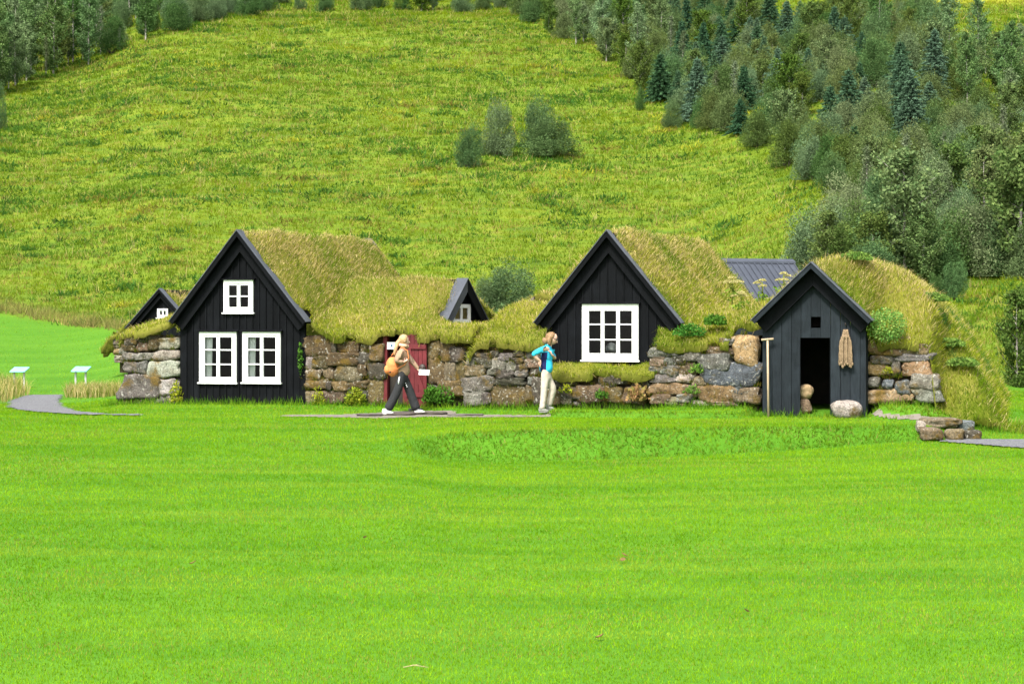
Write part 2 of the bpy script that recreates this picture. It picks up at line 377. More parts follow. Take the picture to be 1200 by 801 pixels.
def in_poly(x, y, poly):
    x = np.asarray(x); y = np.asarray(y); r = np.zeros(x.shape, bool); n = len(poly)
    for i in range(n):
        x0, y0 = poly[i]; x1, y1 = poly[(i + 1) % n]
        if y0 == y1: continue
        c = ((y0 > y) != (y1 > y)) & (x < (x1 - x0) * (y - y0) / (y1 - y0) + x0); r ^= c
    return r

# paths, given by where the photo shows their edges on the ground
def wpoly(pts): return [ray(*p)[:2] for p in pts]
PATHS = {
 'gravel_path': wpoly([(13, 478), (16, 470), (36, 463.5), (72, 463), (65, 471), (72, 478), (90, 483.5), (130, 486.3), (172, 487), (172, 488.0), (95, 486.4), (40, 483), (20, 480.5)]),
 'side_gravel_path': wpoly([(1100, 518), (1120, 516.5), (1210, 516), (1300, 517), (1300, 530), (1205, 526.5), (1150, 522)]),
 'stone_path': wpoly([(330, 486.6), (400, 486.5), (445, 484.0), (452, 482.6), (530, 481.6), (529, 484.5), (545, 485.6), (575, 486.6), (640, 486.4), (650, 488), (560, 489.2), (500, 488.8), (452, 490.4), (400, 489.2), (330, 488.4)]),
 'threshold_path': wpoly([(1018, 486), (1035, 486), (1062, 489), (1096, 491.5), (1090, 494.5), (1066, 492), (1030, 489.5)]),
}
def drape(name, poly, mat, step, lift, label=None):
    xs = [p[0] for p in poly]; ys = [p[1] for p in poly]
    gx = np.arange(min(xs), max(xs) + step, step); gy = np.arange(min(ys), max(ys) + step, step); X, Y = np.meshgrid(gx, gy)
    X = X + (vnoise(X * 5, Y * 5, 4) - .5) * step * .6; Y = Y + (vnoise(X * 5, Y * 5, 8) - .5) * step * .6
    ins = in_poly(X, Y, poly); V = np.stack([X, Y, zg(X, Y) + lift], -1).reshape(-1, 3); nx = len(gx)
    a = np.arange((len(gy) - 1) * nx).reshape(len(gy) - 1, nx)[:, :-1].ravel(); Q = np.stack([a, a + 1, a + nx + 1, a + nx], 1)
    I = ins.ravel(); Q = Q[I[Q].sum(1) >= 2]
    used = np.unique(Q); mp = np.zeros(len(V), int); mp[used] = np.arange(len(used))
    c = np.tile(np.array([[.30, .28, .25]]), (len(used), 1))
    tag(link(name, np_mesh(name, V[used], None, c, None, True, mp[Q]), None, mat), kind='structure')
drape('gravel_path', PATHS['gravel_path'], M['gravel'], .14, .03)
drape('side_gravel_path', PATHS['side_gravel_path'], M['gravel'], .14, .03)
drape('threshold_path', PATHS['threshold_path'], M['flag'], .08, .015)
drape('stone_path', PATHS['stone_path'], M['flag'], .10, .012)
def on_path(X, Y):
    r = np.zeros(np.shape(X), bool)
    for p in PATHS.values(): r |= in_poly(X, Y, p)
    return r
FOOT = [loc(-3.3, .0), loc(-1.66, -.0), loc(1.7, 0.0), loc(11.8, .0), loc(11.75, -.4), loc(14.2, -.4), loc(14.2, .0), loc(15.7, .05), loc(16.9, .3), loc(15.5, 9), loc(-3, 9)]

# mown lawn and bank
def build_lawn():
    rng = np.random.default_rng(5); n = 560000
    Y = rng.uniform(14.5, 48, n); n2 = 50000; Y = np.concatenate([Y, rng.uniform(48, 84, n2)]); K = rng.uniform(-.275, .275, len(Y)); X = K * Y
    k = ~on_path(X + (fbm(X * 4, Y * 4, 15, 2) - .5) * .5, Y + (fbm(X * 3 + 7, Y * 4, 16, 2) - .5) * .5) & ~in_poly(X, Y, FOOT) & (rough(X, Y) < .6); X = X[k]; Y = Y[k]; n = len(X)
    px = 600 + F * X / Y; z = zg(X, Y)
    # slope of the ground: the bank is steeper and unmown
    gy = (zg(X, Y + .12) - zg(X, Y - .12)) / .24; bank = sstep(.14, .3, gy) * (Y > 33) * (Y < 42)
    s, v = to_sv(X, Y); wall = (1 - sstep(.08, .45, -v + (fbm(X * 2, Y * 2, 12) - .5) * .3 - np.where((s > 11.75) & (s < 14.2), .35, 0))) * (s > -3.4) * (s < 17.2) * (v < .3)
    bank = bank * .65 * (.6 + .8 * fbm(X * 1.3, Y * 2, 77, 2)); tall = np.maximum(bank, wall)
    lod = np.sqrt(np.maximum(Y, 16) / 16)
    h = rng.uniform(.022, .042, n) * (1 + (lod - 1) * .5); h = h * (1 + tall * rng.uniform(.8, 4.2, n) * (1 - .5 * bank)); w = rng.uniform(.006, .011, n) * lod * (1 + tall * .4 + bank * .25)
    st = fbm(X * .10, Y * .9 + X * .05, 41, 3); fine = fbm(X * 2.5, Y * 2.5, 51, 3); patch = fbm(X * .5, Y * .8, 61, 3)
    t = np.clip(.5 + (st - .5) * 1.7 + (fine - .5) * 1.3, 0, 1)
    base = lerp3((.108, .250, .005), (.192, .350, .010), t); r = rng.uniform(0, 1, n)
    straw = (r < .05 + .20 * sstep(.52, .7, patch)); base = np.where(straw[:, None], lerp3((.20, .24, .03), (.27, .25, .06), rng.uniform(0, 1, n)), base)
    bk = lerp3((.052, .140, .006), (.135, .220, .011), np.clip((fbm(X * 3, Y * 3, 71, 3) - .3) * 2, 0, 1)); dry = rng.uniform(0, 1, n) < .16
    bk = np.where(dry[:, None], np.array([.26, .21, .08]) * rng.uniform(.6, 1.1, (n, 1)), bk)
    wl = lerp3((.055, .16, .01), (.12, .22, .02), rng.uniform(0, 1, n))
    base = base * (1 - tall)[:, None] + (bk * bank[:, None] + wl * (tall - bank).clip(0)[:, None]) / np.maximum(tall, 1e-6)[:, None].clip(1e-3) * tall[:, None] if True else base
    sk = sstep(.56, .70, fbm(X * .22 + Y * .03, Y * 2.1, 45, 3)) * .6 * (1 - tall); base = base * (1 - sk[:, None]) + np.array([.235, .345, .025]) * sk[:, None]
    base = base * rng.uniform(.82, 1.18, (n, 1)); tip = base * np.array([1.18, 1.12, 1.05])
    lean = rng.normal(0, .35, (n, 2)) * (1 + 1.2 * bank[:, None]); lean[:, 1] -= .1 + .3 * bank
    P = np.stack([X, Y, z - .004], 1)
    V, T, C = blades(P, h, w, lean, rng, base, tip, 1)
    tag(link('lawn_grass', np_mesh('lawn_grass', V, T, C), None, M['blade']), 'short bright green mown grass covering the lawn and its low bank', 'grass', kind='stuff')
build_lawn()

def build_hill_grass():
    rng = np.random.default_rng(6)
    # roots: density falls with distance
    n = 330000; Y = 50 + (275 - 50) * rng.uniform(0, 1, n) ** 1.15; K = rng.uniform(-.275, .275, n); X = K * Y
    k = (rough(X, Y) > .35) & (~in_poly(X, Y, FOOT)); X = X[k]; Y = Y[k]; n = len(X); lod = (Y / 70.)
    clump = fbm(X * .9, Y * .9, 81, 3); big = fbm(X * .12, Y * .12, 83, 3); herb = fbm(X * .55, Y * .55, 89, 3)
    t = np.clip(.5 + (clump - .5) * 1.2 + (big - .5) * 2.2, 0, 1)
    col = lerp3((.058, .130, .008), (.148, .208, .010), t); r = rng.uniform(0, 1, n)
    dry = r < .07 + .22 * sstep(.5, .68, fbm(X * .25, Y * .4, 91, 3)); col = np.where(dry[:, None], np.array([.26, .205, .06]) * rng.uniform(.7, 1.2, (n, 1)), col)
    hb = (herb > .585) & (r > .55); col = np.where(hb[:, None], np.array([.050, .125, .016]) * rng.uniform(.7, 1.3, (n, 1)), col)
    stalk = rng.uniform(0, 1, n) < .016; col = np.where(stalk[:, None], np.array([.40, .34, .13]), col)
    col = col * rng.uniform(.8, 1.2, (n, 1))
    md = meadow(X, Y); col = col * (1 - md[:, None]) + np.array([.36, .34, .035]) * md[:, None]
    edge = 1 - sstep(0, 5, Y - np.interp(600 + F * X / Y, [0, 60, 140, 200, 260], [84, 82, 76, 70, 58])); edge = edge * (600 + F * X / Y < 260)
    col = col * (1 - edge[:, None] * .6) + np.array([.33, .26, .10]) * edge[:, None] * .6
    per = 3
    P = np.repeat(np.stack([X, Y, zg(X, Y) - .02], 1), per, 0); P[:, :2] += rng.normal(0, .09, (n * per, 2)) * np.repeat(lod, per)[:, None] ** .5
    h = np.repeat(rng.uniform(.09, .25, n) * (1 + .5 * (clump - .5) * 2) * (1 + .35 * (lod - 1)) * np.where(stalk, 2.1, 1) * np.where(hb, .9, 1) * (1 + edge), per) * rng.uniform(.7, 1.2, n * per)
    w = np.repeat(rng.uniform(.018, .038, n) * lod ** .8 * np.where(hb, 1.7, 1) * np.where(stalk, .7, 1), per)
    lean = rng.normal(0, .45, (n * per, 2)); cc = np.repeat(col, per, 0) * rng.uniform(.85, 1.15, (n * per, 1))
    V, T, C = blades(P, h, w, lean, rng, cc * .85, cc * 1.15, 1)
    # broad leaved herb patches, rusty patches and a few yellow ones
    m = 1100; Yc = 54 + (230 - 54) * rng.uniform(0, 1, m) ** 1.2; Xc = rng.uniform(-.275, .275, m) * Yc; kk = (rough(Xc, Yc) > .5) & ~in_poly(Xc, Yc, FOOT) & (fbm(Xc * .06, Yc * .05, 93, 3) > .42); Xc, Yc = Xc[kk], Yc[kk]; m = len(Xc)
    q = 46; rr = np.repeat(rng.uniform(.25, .8, m) * (Yc / 90) ** .6, q); X2 = np.repeat(Xc, q) + rng.normal(0, 1, m * q) * rr; Y2 = np.repeat(Yc, q) + rng.normal(0, 1, m * q) * rr * .8; kd = np.repeat(rng.uniform(0, 1, m), q)
    c2 = np.where((kd < .72)[:, None], np.array([.052, .128, .020]), np.where((kd < .88)[:, None], np.array([.17, .155, .030]), np.array([.30, .31, .03]))) * rng.uniform(.7, 1.35, (m * q, 1))
    V2, T2, C2 = blades(np.stack([X2, Y2, zg(X2, Y2) + .02], 1), rng.uniform(.14, .34, m * q) * (Y2 / 80) ** .4, rng.uniform(.06, .12, m * q) * (Y2 / 80) ** .5, rng.normal(0, .8, (m * q, 2)), rng, c2 * .85, c2 * 1.15, 1)
    T = np.concatenate([T, T2 + len(V)]); V = np.concatenate([V, V2]); C = np.concatenate([C, C2])
    tag(link('hillside_grass', np_mesh('hillside_grass', V, T, C), None, M['blade']), 'rough yellow green tussock grass covering the hillside', 'grass', kind='stuff')
build_hill_grass()
# ------------------------------------------------------------------ the turf farm
class House:
    """one building: an Empty on the ground in the farm's frame; parts are written in (s, v, z) of the whole front and moved into its frame"""
    def __init__(h, name, label, s, v, group, cat='turf house', rot=None):
        x, y = loc(s, v); h.z = float(zg(x, y)); h.off = (s, v, h.z)
        h.root = thing(name, label, cat, (x, y, h.z), -TH, group)
    def part(h, mb, name, mats, parent=None, bevel=0):
        return mb.build(name, mats, parent or h.root, h.off, bevel)

def gable_wall(mb, s0, half, zb, ze, za, v, ops, rng, pitch=.17, thick=.04, batten=True, m=0):
    """upright planks up to the slopes, with openings (s0,s1,z0,z1) left out"""
    top = lambda s: za - (za - ze) * abs(s - s0) / half
    edges = list(np.arange(s0 - half, s0 + half - .02, pitch)) + [s0 + half]
    cuts = sorted(set([round(e, 4) for e in edges] + [s0] + [o[i] for o in ops for i in (0, 1)]))
    seams = set(round(e, 4) for e in edges)
    off = {}
    for a, b in zip(cuts[:-1], cuts[1:]):
        if b - a < .004: continue
        pl = max(e for e in edges if e <= a + 1e-3); pk = round(pl, 3)
        if pk not in off: off[pk] = (rng.uniform(0, .014), rng.uniform(.72, 1.25))
        dv, br = off[pk]; a2 = a + (.004 if a in seams else 0); b2 = b - (.004 if b in seams else 0)
        mid = (a + b) / 2; zs = [(zb, None)]
        for o in sorted([o for o in ops if o[0] - 1e-3 <= mid <= o[1] + 1e-3], key=lambda o: o[2]):
            zs[-1] = (zs[-1][0], o[2]); zs.append((o[3], None))
        for z0, z1 in zs:
            za_ = top(a2) if z1 is None else z1; zb_ = top(b2) if z1 is None else z1
            if za_ - z0 < .01 and zb_ - z0 < .01: continue
            za_ = max(za_, z0 + .002); zb_ = max(zb_, z0 + .002); f = v - thick + dv
            mb.hexa([(a2, f, z0), (b2, f, z0), (b2, v, z0), (a2, v, z0), (a2, f, za_), (b2, f, zb_), (b2, v, zb_), (a2, v, za_)], m, (br, br, br))
    if batten:
        for e in edges[1:-1]:
            zs = [(zb, None)]
            for o in sorted([o for o in ops if o[0] - .02 <= e <= o[1] + .02], key=lambda o: o[2]):
                zs[-1] = (zs[-1][0], o[2]); zs.append((o[3], None))
            for z0, z1 in zs:
                z1 = top(e) - .03 if z1 is None else z1
                if z1 - z0 > .05: mb.box((e - .016, v - thick - .016, z0), (e + .016, v - thick + .001, z1), m, (rng.uniform(.8, 1.2),) * 3)

def gable_roof(h, s0, half, ze, za, vf, vb, over, mats, board=.085, ext=.0, inner=.24):
    """deck boards under the turf, and the two bargeboards at the front edge"""
    sl = (za - ze) / half; L = math.hypot(half, za - ze); nx, nz = (za - ze) / L, half / L
    for sg in (-1, 1):
        hb = half + ext; zeb = za - sl * hb
        P = lambda s, z, o: (s0 + sg * (s + nx * o), z + nz * o)   # offset along the slope's normal
        mb = MB(); a0 = P(0, za, 0); a1 = P(hb, zeb, 0); b0 = P(0, za, .045); b1 = P(hb, zeb, .045)
        a0 = (s0, za); b0 = (s0, za + .045 / nz)
        mb.prism([a0, a1, b1, b0] if sg > 0 else [a1, a0, b0, b1], vf - over, vb, 0)
        h.part(mb, 'roof_deck', mats[0])
        mb = MB(); c1 = P(hb + .012, zeb, .058); c0 = (s0, za + .058 / nz); d1 = P(hb + .012, zeb, .058 - board); d0 = (s0, za + (.058 - board) / nz)
        mb.prism([c0, c1, d1, d0], vf - over - .036, vf - over - .002, 0)
        h.part(mb, 'bargeboard', mats[1], None, .006)
        mb = MB(); c1 = P(hb + .03, zeb, .075); c0 = (s0, za + .075 / nz); d1 = P(hb + .03, zeb, .0595); d0 = (s0, za + .0595 / nz)
        mb.prism([c0, c1, d1, d0], vf - over - .055, vf - .02, 0)   # flashing over the bare edge before the turf
        h.part(mb, 'edge_flashing', mats[2])
        # trim strip under the eaves against the wall
        mb = MB(); mb.prism([(s0, za - .02 / nz), P(half, ze, -.02), P(half, ze, -inner), (s0, za - inner / nz)], vf - .16, vf - .062, 0)
        h.part(mb, 'inner_bargeboard', mats[3] if len(mats) > 3 else mats[1], None, .004)

def window(h, s0, s1, z0, z1, v, cols, rows, frame=.085, curtain=False, drip=True, split=True, room=True):
    """white casement: outer frame, mullions, glazing bars; glass and curtain behind"""
    mb = MB(); f = v - .075; c = (1, 1, 1)
    fr = frame
    mb.box((s0, f, z0), (s1, v + .03, z0 + fr)); mb.box((s0, f, z1 - fr), (s1, v + .03, z1))
    mb.box((s0, f, z0 + fr + .001), (s0 + fr, v + .03, z1 - fr - .001)); mb.box((s1 - fr, f, z0 + fr + .001), (s1, v + .03, z1 - fr - .001))
    mb.box((s0 - .03, f - .035, z0 - .035), (s1 + .03, v - .02, z0 - .001))
    w = h.part(mb, 'window', M['white'], None, .006)
    # sashes
    a0, a1, b0, b1 = s0 + fr, s1 - fr, z0 + fr, z1 - fr; cw = (a1 - a0) / cols
    mb = MB(); sw = min(.036, cw * .16)
    for i in range(cols):
        p, q = a0 + i * cw + .002, a0 + (i + 1) * cw - .002; g = f + .02
        mb.box((p, g, b0 + .001), (p + sw, v, b1 - .001)); mb.box((q - sw, g, b0 + .001), (q, v, b1 - .001))
        mb.box((p + sw + .001, g, b0 + .001), (q - sw - .001, v, b0 + sw)); mb.box((p + sw + .001, g, b1 - sw), (q - sw - .001, v, b1 - .001))
        for r in range(1, rows):
            z = b0 + (b1 - b0) * r / rows; mb.box((p + sw + .001, g + .008, z - .013), (q - sw - .001, v - .01, z + .013))
    h.part(mb, 'sash', M['white'], w)
    mb = MB(); mb.poly([(a0, v - .018, b0), (a1, v - .018, b0), (a1, v - .018, b1), (a0, v - .018, b1)])
    h.part(mb, 'pane', M['glass'], w)
    if curtain:
        mb = MB(); V = []; n = 9; wd = cw * .42
        for i in range(n + 1):
            x = a0 + .01 + wd * i / n; y = v + .06 + .015 * math.sin(i * 2.1); V += [(x, y, b0), (x + .02 * i / n, y, b1)]
        mb.mesh(V, [(2 * i, 2 * i + 2, 2 * i + 3, 2 * i + 1) for i in range(n)])
        h.part(mb, 'curtain', M['curtain'], w)
    if drip:
        mb = MB(); mb.hexa([(s0 - .05, f - .05, z1 + .004), (s1 + .05, f - .05, z1 + .004), (s1 + .05, v - .03, z1 + .004), (s0 - .05, v - .03, z1 + .004),
                            (s0 - .05, f - .05, z1 + .022), (s1 + .05, f - .05, z1 + .022), (s1 + .05, v - .03, z1 + .045), (s0 - .05, v - .03, z1 + .045)])
        h.part(mb, 'drip_board', M['black_wood'], w)
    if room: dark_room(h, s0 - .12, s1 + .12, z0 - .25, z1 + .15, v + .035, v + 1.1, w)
    return w
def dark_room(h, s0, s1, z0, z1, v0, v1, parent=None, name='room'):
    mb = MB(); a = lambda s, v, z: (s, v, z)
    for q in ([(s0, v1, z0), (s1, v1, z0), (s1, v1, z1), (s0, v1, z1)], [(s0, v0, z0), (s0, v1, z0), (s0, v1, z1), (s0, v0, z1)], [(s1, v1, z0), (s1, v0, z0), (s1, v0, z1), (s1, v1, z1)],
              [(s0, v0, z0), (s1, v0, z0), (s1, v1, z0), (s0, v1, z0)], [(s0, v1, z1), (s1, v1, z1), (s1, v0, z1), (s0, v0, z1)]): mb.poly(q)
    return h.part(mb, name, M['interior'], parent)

# ---- stones
TINT = {'g': (.185, .18, .165), 'l': (.30, .285, .26), 'o': (.31, .215, .12), 'm': (.125, .095, .045), 'd': (.085, .075, .06), 'b': (.175, .13, .085), 'w': (.20, .165, .11), 's': (.12, .135, .155)}
def _cubesphere(n=6):
    V = []; Fs = []; idx = {}
    def vid(p):
        k = tuple(round(x, 5) for x in p)
        if k not in idx: idx[k] = len(V); V.append(k)
        return idx[k]
    lin = np.linspace(-1, 1, n + 1)
    for ax in range(3):
        for sg in (-1, 1):
            for i in range(n):
                for j in range(n):
                    q = []
                    for (a, b) in ((i, j), (i + 1, j), (i + 1, j + 1), (i, j + 1)):
                        p = [0, 0, 0]; p[ax] = sg; p[(ax + 1) % 3] = lin[a]; p[(ax + 2) % 3] = lin[b]; q.append(vid(p))
                    Fs.append(q if sg > 0 else q[::-1])
    return np.array(V), Fs
CSV, CSF = _cubesphere(7)
def add_stone(mb, ctr, half, rng, tint, p=4.5, jit=.30, rough_=.19):
    q = CSV.copy(); r = (np.abs(q) ** p).sum(1) ** (1 / p); q = q / r[:, None]
    x, y, z = q[:, 0], q[:, 1], q[:, 2]
    J = rng.uniform(-jit, jit, (2, 2, 2))   # corner jitter in (s, z)
    a = (x + 1) / 2; b = (z + 1) / 2
    wgt = [(1 - a) * (1 - b), a * (1 - b), (1 - a) * b, a * b]; dx = sum(w * J[i // 2, i % 2, 0] for i, w in enumerate(wgt)); dz = sum(w * J[i // 2, i % 2, 1] for i, w in enumerate(wgt))
    sd = int(rng.integers(1, 9999)); n1 = fbm(x * 1.7 + y * 1.1 + 5, z * 1.7 - y + 7, sd, 3) - .5; n2 = fbm(x * 3 + 3, z * 3 + y * 2, sd + 5, 2) - .5
    k = 1 + rough_ * 2.2 * n1
    X = ctr[0] + half[0] * (x * k + dx); Y = ctr[1] + half[1] * (y * (1 + rough_ * 3 * n2)); Z = ctr[2] + half[2] * (z * k + dz)
    t = TINT[tint]; br = rng.uniform(.48, .88); c = tuple(np.clip(t[i] * br * rng.uniform(.93, 1.07), 0, .8) for i in range(3))
    mb.mesh(np.stack([X, Y, Z], 1).tolist(), CSF, 0, c, True)
def stones_from(h, name, ox, oy, sc, rects, v, rng, extra_core=None, depth=.17, grow=1.07):
    mb = MB(); lo = [9e9, 9e9, -9e9, -9e9]
    for r in rects:
        x0, y0, x1, y1 = r[:4]; t = r[4] if len(r) > 4 else 'g'
        s0, z1 = SZ(ox + x0 / sc, oy + y0 / sc, v); s1, z0 = SZ(ox + x1 / sc, oy + y1 / sc, v)
        if s1 < s0: s0, s1 = s1, s0
        add_stone(mb, ((s0 + s1) / 2, v + depth * .75 + rng.uniform(-.025, .02), (z0 + z1) / 2), ((s1 - s0) / 2 * grow, depth * rng.uniform(.85, 1.1), (z1 - z0) / 2 * grow), rng, t, rng.uniform(4.5, 9))
        lo = [min(lo[0], s0), min(lo[1], z0), max(lo[2], s1), max(lo[3], z1)]
    # little filler stones in the joints
    for r in rects:
        if rng.uniform() < .75:
            s, z = SZ(ox + (r[0] if rng.uniform() < .5 else r[2]) / sc, oy + (r[3] if rng.uniform() < .8 else r[1] + 8) / sc, v); k = rng.uniform(.03, .055)
            if lo[0] + .1 < s < lo[2] - .1: add_stone(mb, (s, v + .12, z), (k * 1.6, .08, k), rng, rng.choice(['g', 'd', 'b']), 3)
    st = h.part(mb, name, M['stone'])
    mb = MB(); mb.box((lo[0] + .10, v + .17, lo[1] - .3), (lo[2] - (.42 if h.root.get('category') == 'turf shed' else .06), v + .85, lo[3] - .02))
    h.part(mb, 'earth_core', M['earth'], st)
    # grass and moss rooted in the joints
    n = int(len(rects) * 2.5); Pn = []; 
    for i in range(n):
        r = rects[int(rng.integers(len(rects)))]; s, z = SZ(ox + rng.uniform(r[0], r[2]) / sc, oy + (r[3] if rng.uniform() < .6 else r[1]) / sc, v); k = int(rng.integers(14, 46))
        Pn.append(np.stack([s + rng.normal(0, .05, k), np.full(k, v + .0) + rng.uniform(-.03, .06, k), z + rng.normal(0, .018, k)], 1))
    Pn = np.concatenate(Pn); n = len(Pn); cc = lerp3((.07, .13, .012), (.24, .24, .03), rng.uniform(0, 1, n)); dr = rng.uniform(0, 1, n) < .3; cc = np.where(dr[:, None], np.array([.26, .17, .05]), cc)
    lean = rng.normal(0, .4, (n, 2)); lean[:, 1] -= .7
    Vb, Tb, Cb = blades(Pn, rng.uniform(.04, .13, n), rng.uniform(.009, .016, n), lean, rng, cc * .8, cc * 1.1, 2)
    link('foliage', np_mesh('foliage', Vb - np.array(h.off), Tb, Cb), st, M['blade'])
    return st

# ---- turf
def turf(h, name, fn, mask, sr, vr, rng, dens=1000, hgt=(.12, .30), step=.09, zt=(1.4, 4.0), straw=.35, edge_s=0, gcol=None, lump=.07, green=None, edge_noise=True, floor=None):
    """turf laid over a roof: a lumpy skin with its own grass; fn(s,v) height, mask(s,v) where it lies"""
    f = lambda s, v: fn(s, v) + lump * 2 * (fbm(s * 1.7, v * 1.7, 101, 3) - .5) + lump * .8 * (fbm(s * 6, v * 6, 111, 2) - .5)
    gs = np.arange(sr[0], sr[1] + step, step); gv = np.arange(vr[0], vr[1] + step, step); S, Vv = np.meshgrid(gs, gv); Z = f(S, Vv)
    ns_ = lambda s, v: ((fbm(s * 3.1, v * 3.1, 151, 3) - .5) * .26, (fbm(s * 3.3 + 9, v * .7 + s * 2.2, 161, 3) - .5) * .24)
    _m = mask; mask = lambda s, v: _m(s + ns_(s, v)[0], v + (ns_(s, v)[1] if edge_noise else 0))
    I = mask(S, Vv); ns = len(gs)
    P = np.stack([S, Vv, Z], -1).reshape(-1, 3); a = np.arange((len(gv) - 1) * ns).reshape(len(gv) - 1, ns)[:, :-1].ravel()
    Q = np.stack([a, a + 1, a + ns + 1, a + ns], 1); Q = Q[I.ravel()[Q].all(1)]
    used = np.unique(Q); mp = np.zeros(len(P), int); mp[used] = np.arange(len(used)); P = P[used]; Q = mp[Q]
    # skirt so that the edge has thickness
    from collections import Counter
    E = np.concatenate([Q[:, [0, 1]], Q[:, [1, 2]], Q[:, [2, 3]], Q[:, [3, 0]]]); key = np.sort(E, 1); kk = key[:, 0].astype(np.int64) * 10000000 + key[:, 1]
    u, inv, cnt = np.unique(kk, return_inverse=True, return_counts=True); B = E[cnt[inv] == 1]
    b = np.unique(B); m2 = np.zeros(len(P), int); m2[b] = len(P) + np.arange(len(b)); low = P[b].copy(); low[:, 2] -= .05 + .20 * fbm(low[:, 0] * 2.5, low[:, 1] * 2.5, 181, 3)
    if floor is not None: low[:, 2] = np.maximum(low[:, 2], np.minimum(floor(low[:, 0], low[:, 1]), P[b][:, 2]))
    Q2 = np.stack([B[:, 1], B[:, 0], m2[B[:, 0]], m2[B[:, 1]]], 1); V0 = np.concatenate([P, low]); Q0 = np.concatenate([Q, Q2])
    g0 = lerp3((.12, .16, .015), (.26, .25, .05), np.clip(fbm(V0[:, 0] * 1.3, V0[:, 1] * 1.3, 121) * 1.6 - .3, 0, 1))
    # blades
    n = int(1.8 * dens * (sr[1] - sr[0]) * (vr[1] - vr[0]) * 1.7); s = rng.uniform(sr[0], sr[1], n); v = rng.uniform(vr[0], vr[1], n); k = mask(s, v); s = s[k]; v = v[k]
    e = .05; z = f(s, v); ds = (f(s + e, v) - f(s - e, v)) / (2 * e); dv = (f(s, v + e) - f(s, v - e)) / (2 * e)
    k = rng.uniform(0, 1, len(s)) < np.sqrt(1 + ds ** 2 + dv ** 2) / 2.4; s, v, z, ds, dv = s[k], v[k], z[k], ds[k], dv[k]; n = len(s)
    nl = np.sqrt(1 + ds ** 2 + dv ** 2); N = np.stack([-ds / nl, -dv / nl, 1 / nl], 1); up = N * .55 + np.array([0, 0, .55]); up /= np.linalg.norm(up, axis=1)[:, None]
    lean = rng.normal(0, .55, (n, 2)) + np.stack([-ds, -dv], 1) * .07 / nl[:, None]
    big = fbm(s * .8, v * .8, 131, 3); fine = fbm(s * 3.5, v * 3.5, 141, 3); zz = np.clip((z - zt[0]) / (zt[1] - zt[0]), 0, 1)
    t = np.clip(.5 + (fine - .5) * 1.5 + (big - .5) * 2.4, 0, 1)
    col = lerp3((.125, .215, .010) if green is None else green, (.320, .345, .028), t)
    pr = straw * (.35 + 1.1 * zz) * (.5 + 1.6 * np.clip(big - .2, 0, 1)); r = rng.uniform(0, 1, n); st = r < pr
    col = np.where(st[:, None], lerp3((.44, .36, .11), (.58, .46, .24), rng.uniform(0, 1, n)), col)
    dk = (rng.uniform(0, 1, n) < .10); col = np.where(dk[:, None], np.array([.07, .125, .02]), col)
    if gcol is not None: col = gcol(s, v, z, col, rng)
    col = col * rng.uniform(.78, 1.2, (n, 1))
    hh = (hgt[0] * .75 + (hgt[1] * .8 - hgt[0] * .75) * rng.uniform(0, 1, n) ** 2.4) * .72 * (.55 + .9 * fine) * np.where(st, 1.2, 1)
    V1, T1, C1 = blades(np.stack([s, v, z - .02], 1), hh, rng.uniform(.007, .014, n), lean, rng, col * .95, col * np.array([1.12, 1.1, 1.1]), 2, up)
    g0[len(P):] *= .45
    # fringe hanging over the edge
    ctr = P[:, :2].mean(0); m = max(2, int(dens * step * .035)); e0 = P[np.repeat(B[:, 0], m)]; e1 = P[np.repeat(B[:, 1], m)]; ne = len(e0); ft = rng.uniform(0, 1, (ne, 1)); fp = e0 * (1 - ft) + e1 * ft
    ed = e1 - e0; out = np.stack([ed[:, 1], -ed[:, 0], np.zeros(ne)], 1); out /= np.maximum(np.linalg.norm(out, axis=1), 1e-6)[:, None]
    fp[:, 2] -= rng.uniform(-.02, .15, ne); fu = out * rng.uniform(.35, .9, ne)[:, None]; fu[:, 2] += rng.uniform(-.55, .45, ne)
    if floor is not None: fl = floor(fp[:, 0], fp[:, 1]); on = fl > -5; fp[:, 2] = np.maximum(fp[:, 2], fl); fu[:, 2] = np.where(on, np.abs(fu[:, 2]) + .45, fu[:, 2])
    fu /= np.linalg.norm(fu, axis=1)[:, None]
    fc = lerp3((.11, .17, .014), (.27, .28, .04), rng.uniform(0, 1, ne)); fs = rng.uniform(0, 1, ne) < straw * .7; fc = np.where(fs[:, None], np.array([.28, .21, .09]), fc)
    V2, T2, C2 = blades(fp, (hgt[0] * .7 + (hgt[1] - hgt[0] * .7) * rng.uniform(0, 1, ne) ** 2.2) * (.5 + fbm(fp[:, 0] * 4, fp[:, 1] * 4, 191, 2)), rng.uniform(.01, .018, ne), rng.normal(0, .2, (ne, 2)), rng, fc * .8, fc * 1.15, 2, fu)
    T1 = np.concatenate([T1, T2 + len(V1)]); V1 = np.concatenate([V1, V2]); C1 = np.concatenate([C1, C2])
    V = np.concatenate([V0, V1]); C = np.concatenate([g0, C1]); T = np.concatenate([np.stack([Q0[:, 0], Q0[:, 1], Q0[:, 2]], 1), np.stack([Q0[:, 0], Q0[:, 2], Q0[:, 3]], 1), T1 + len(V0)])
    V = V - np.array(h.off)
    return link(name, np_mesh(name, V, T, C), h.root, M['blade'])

rs = np.random.default_rng(21)
GRP = 'turf roofed farm houses'
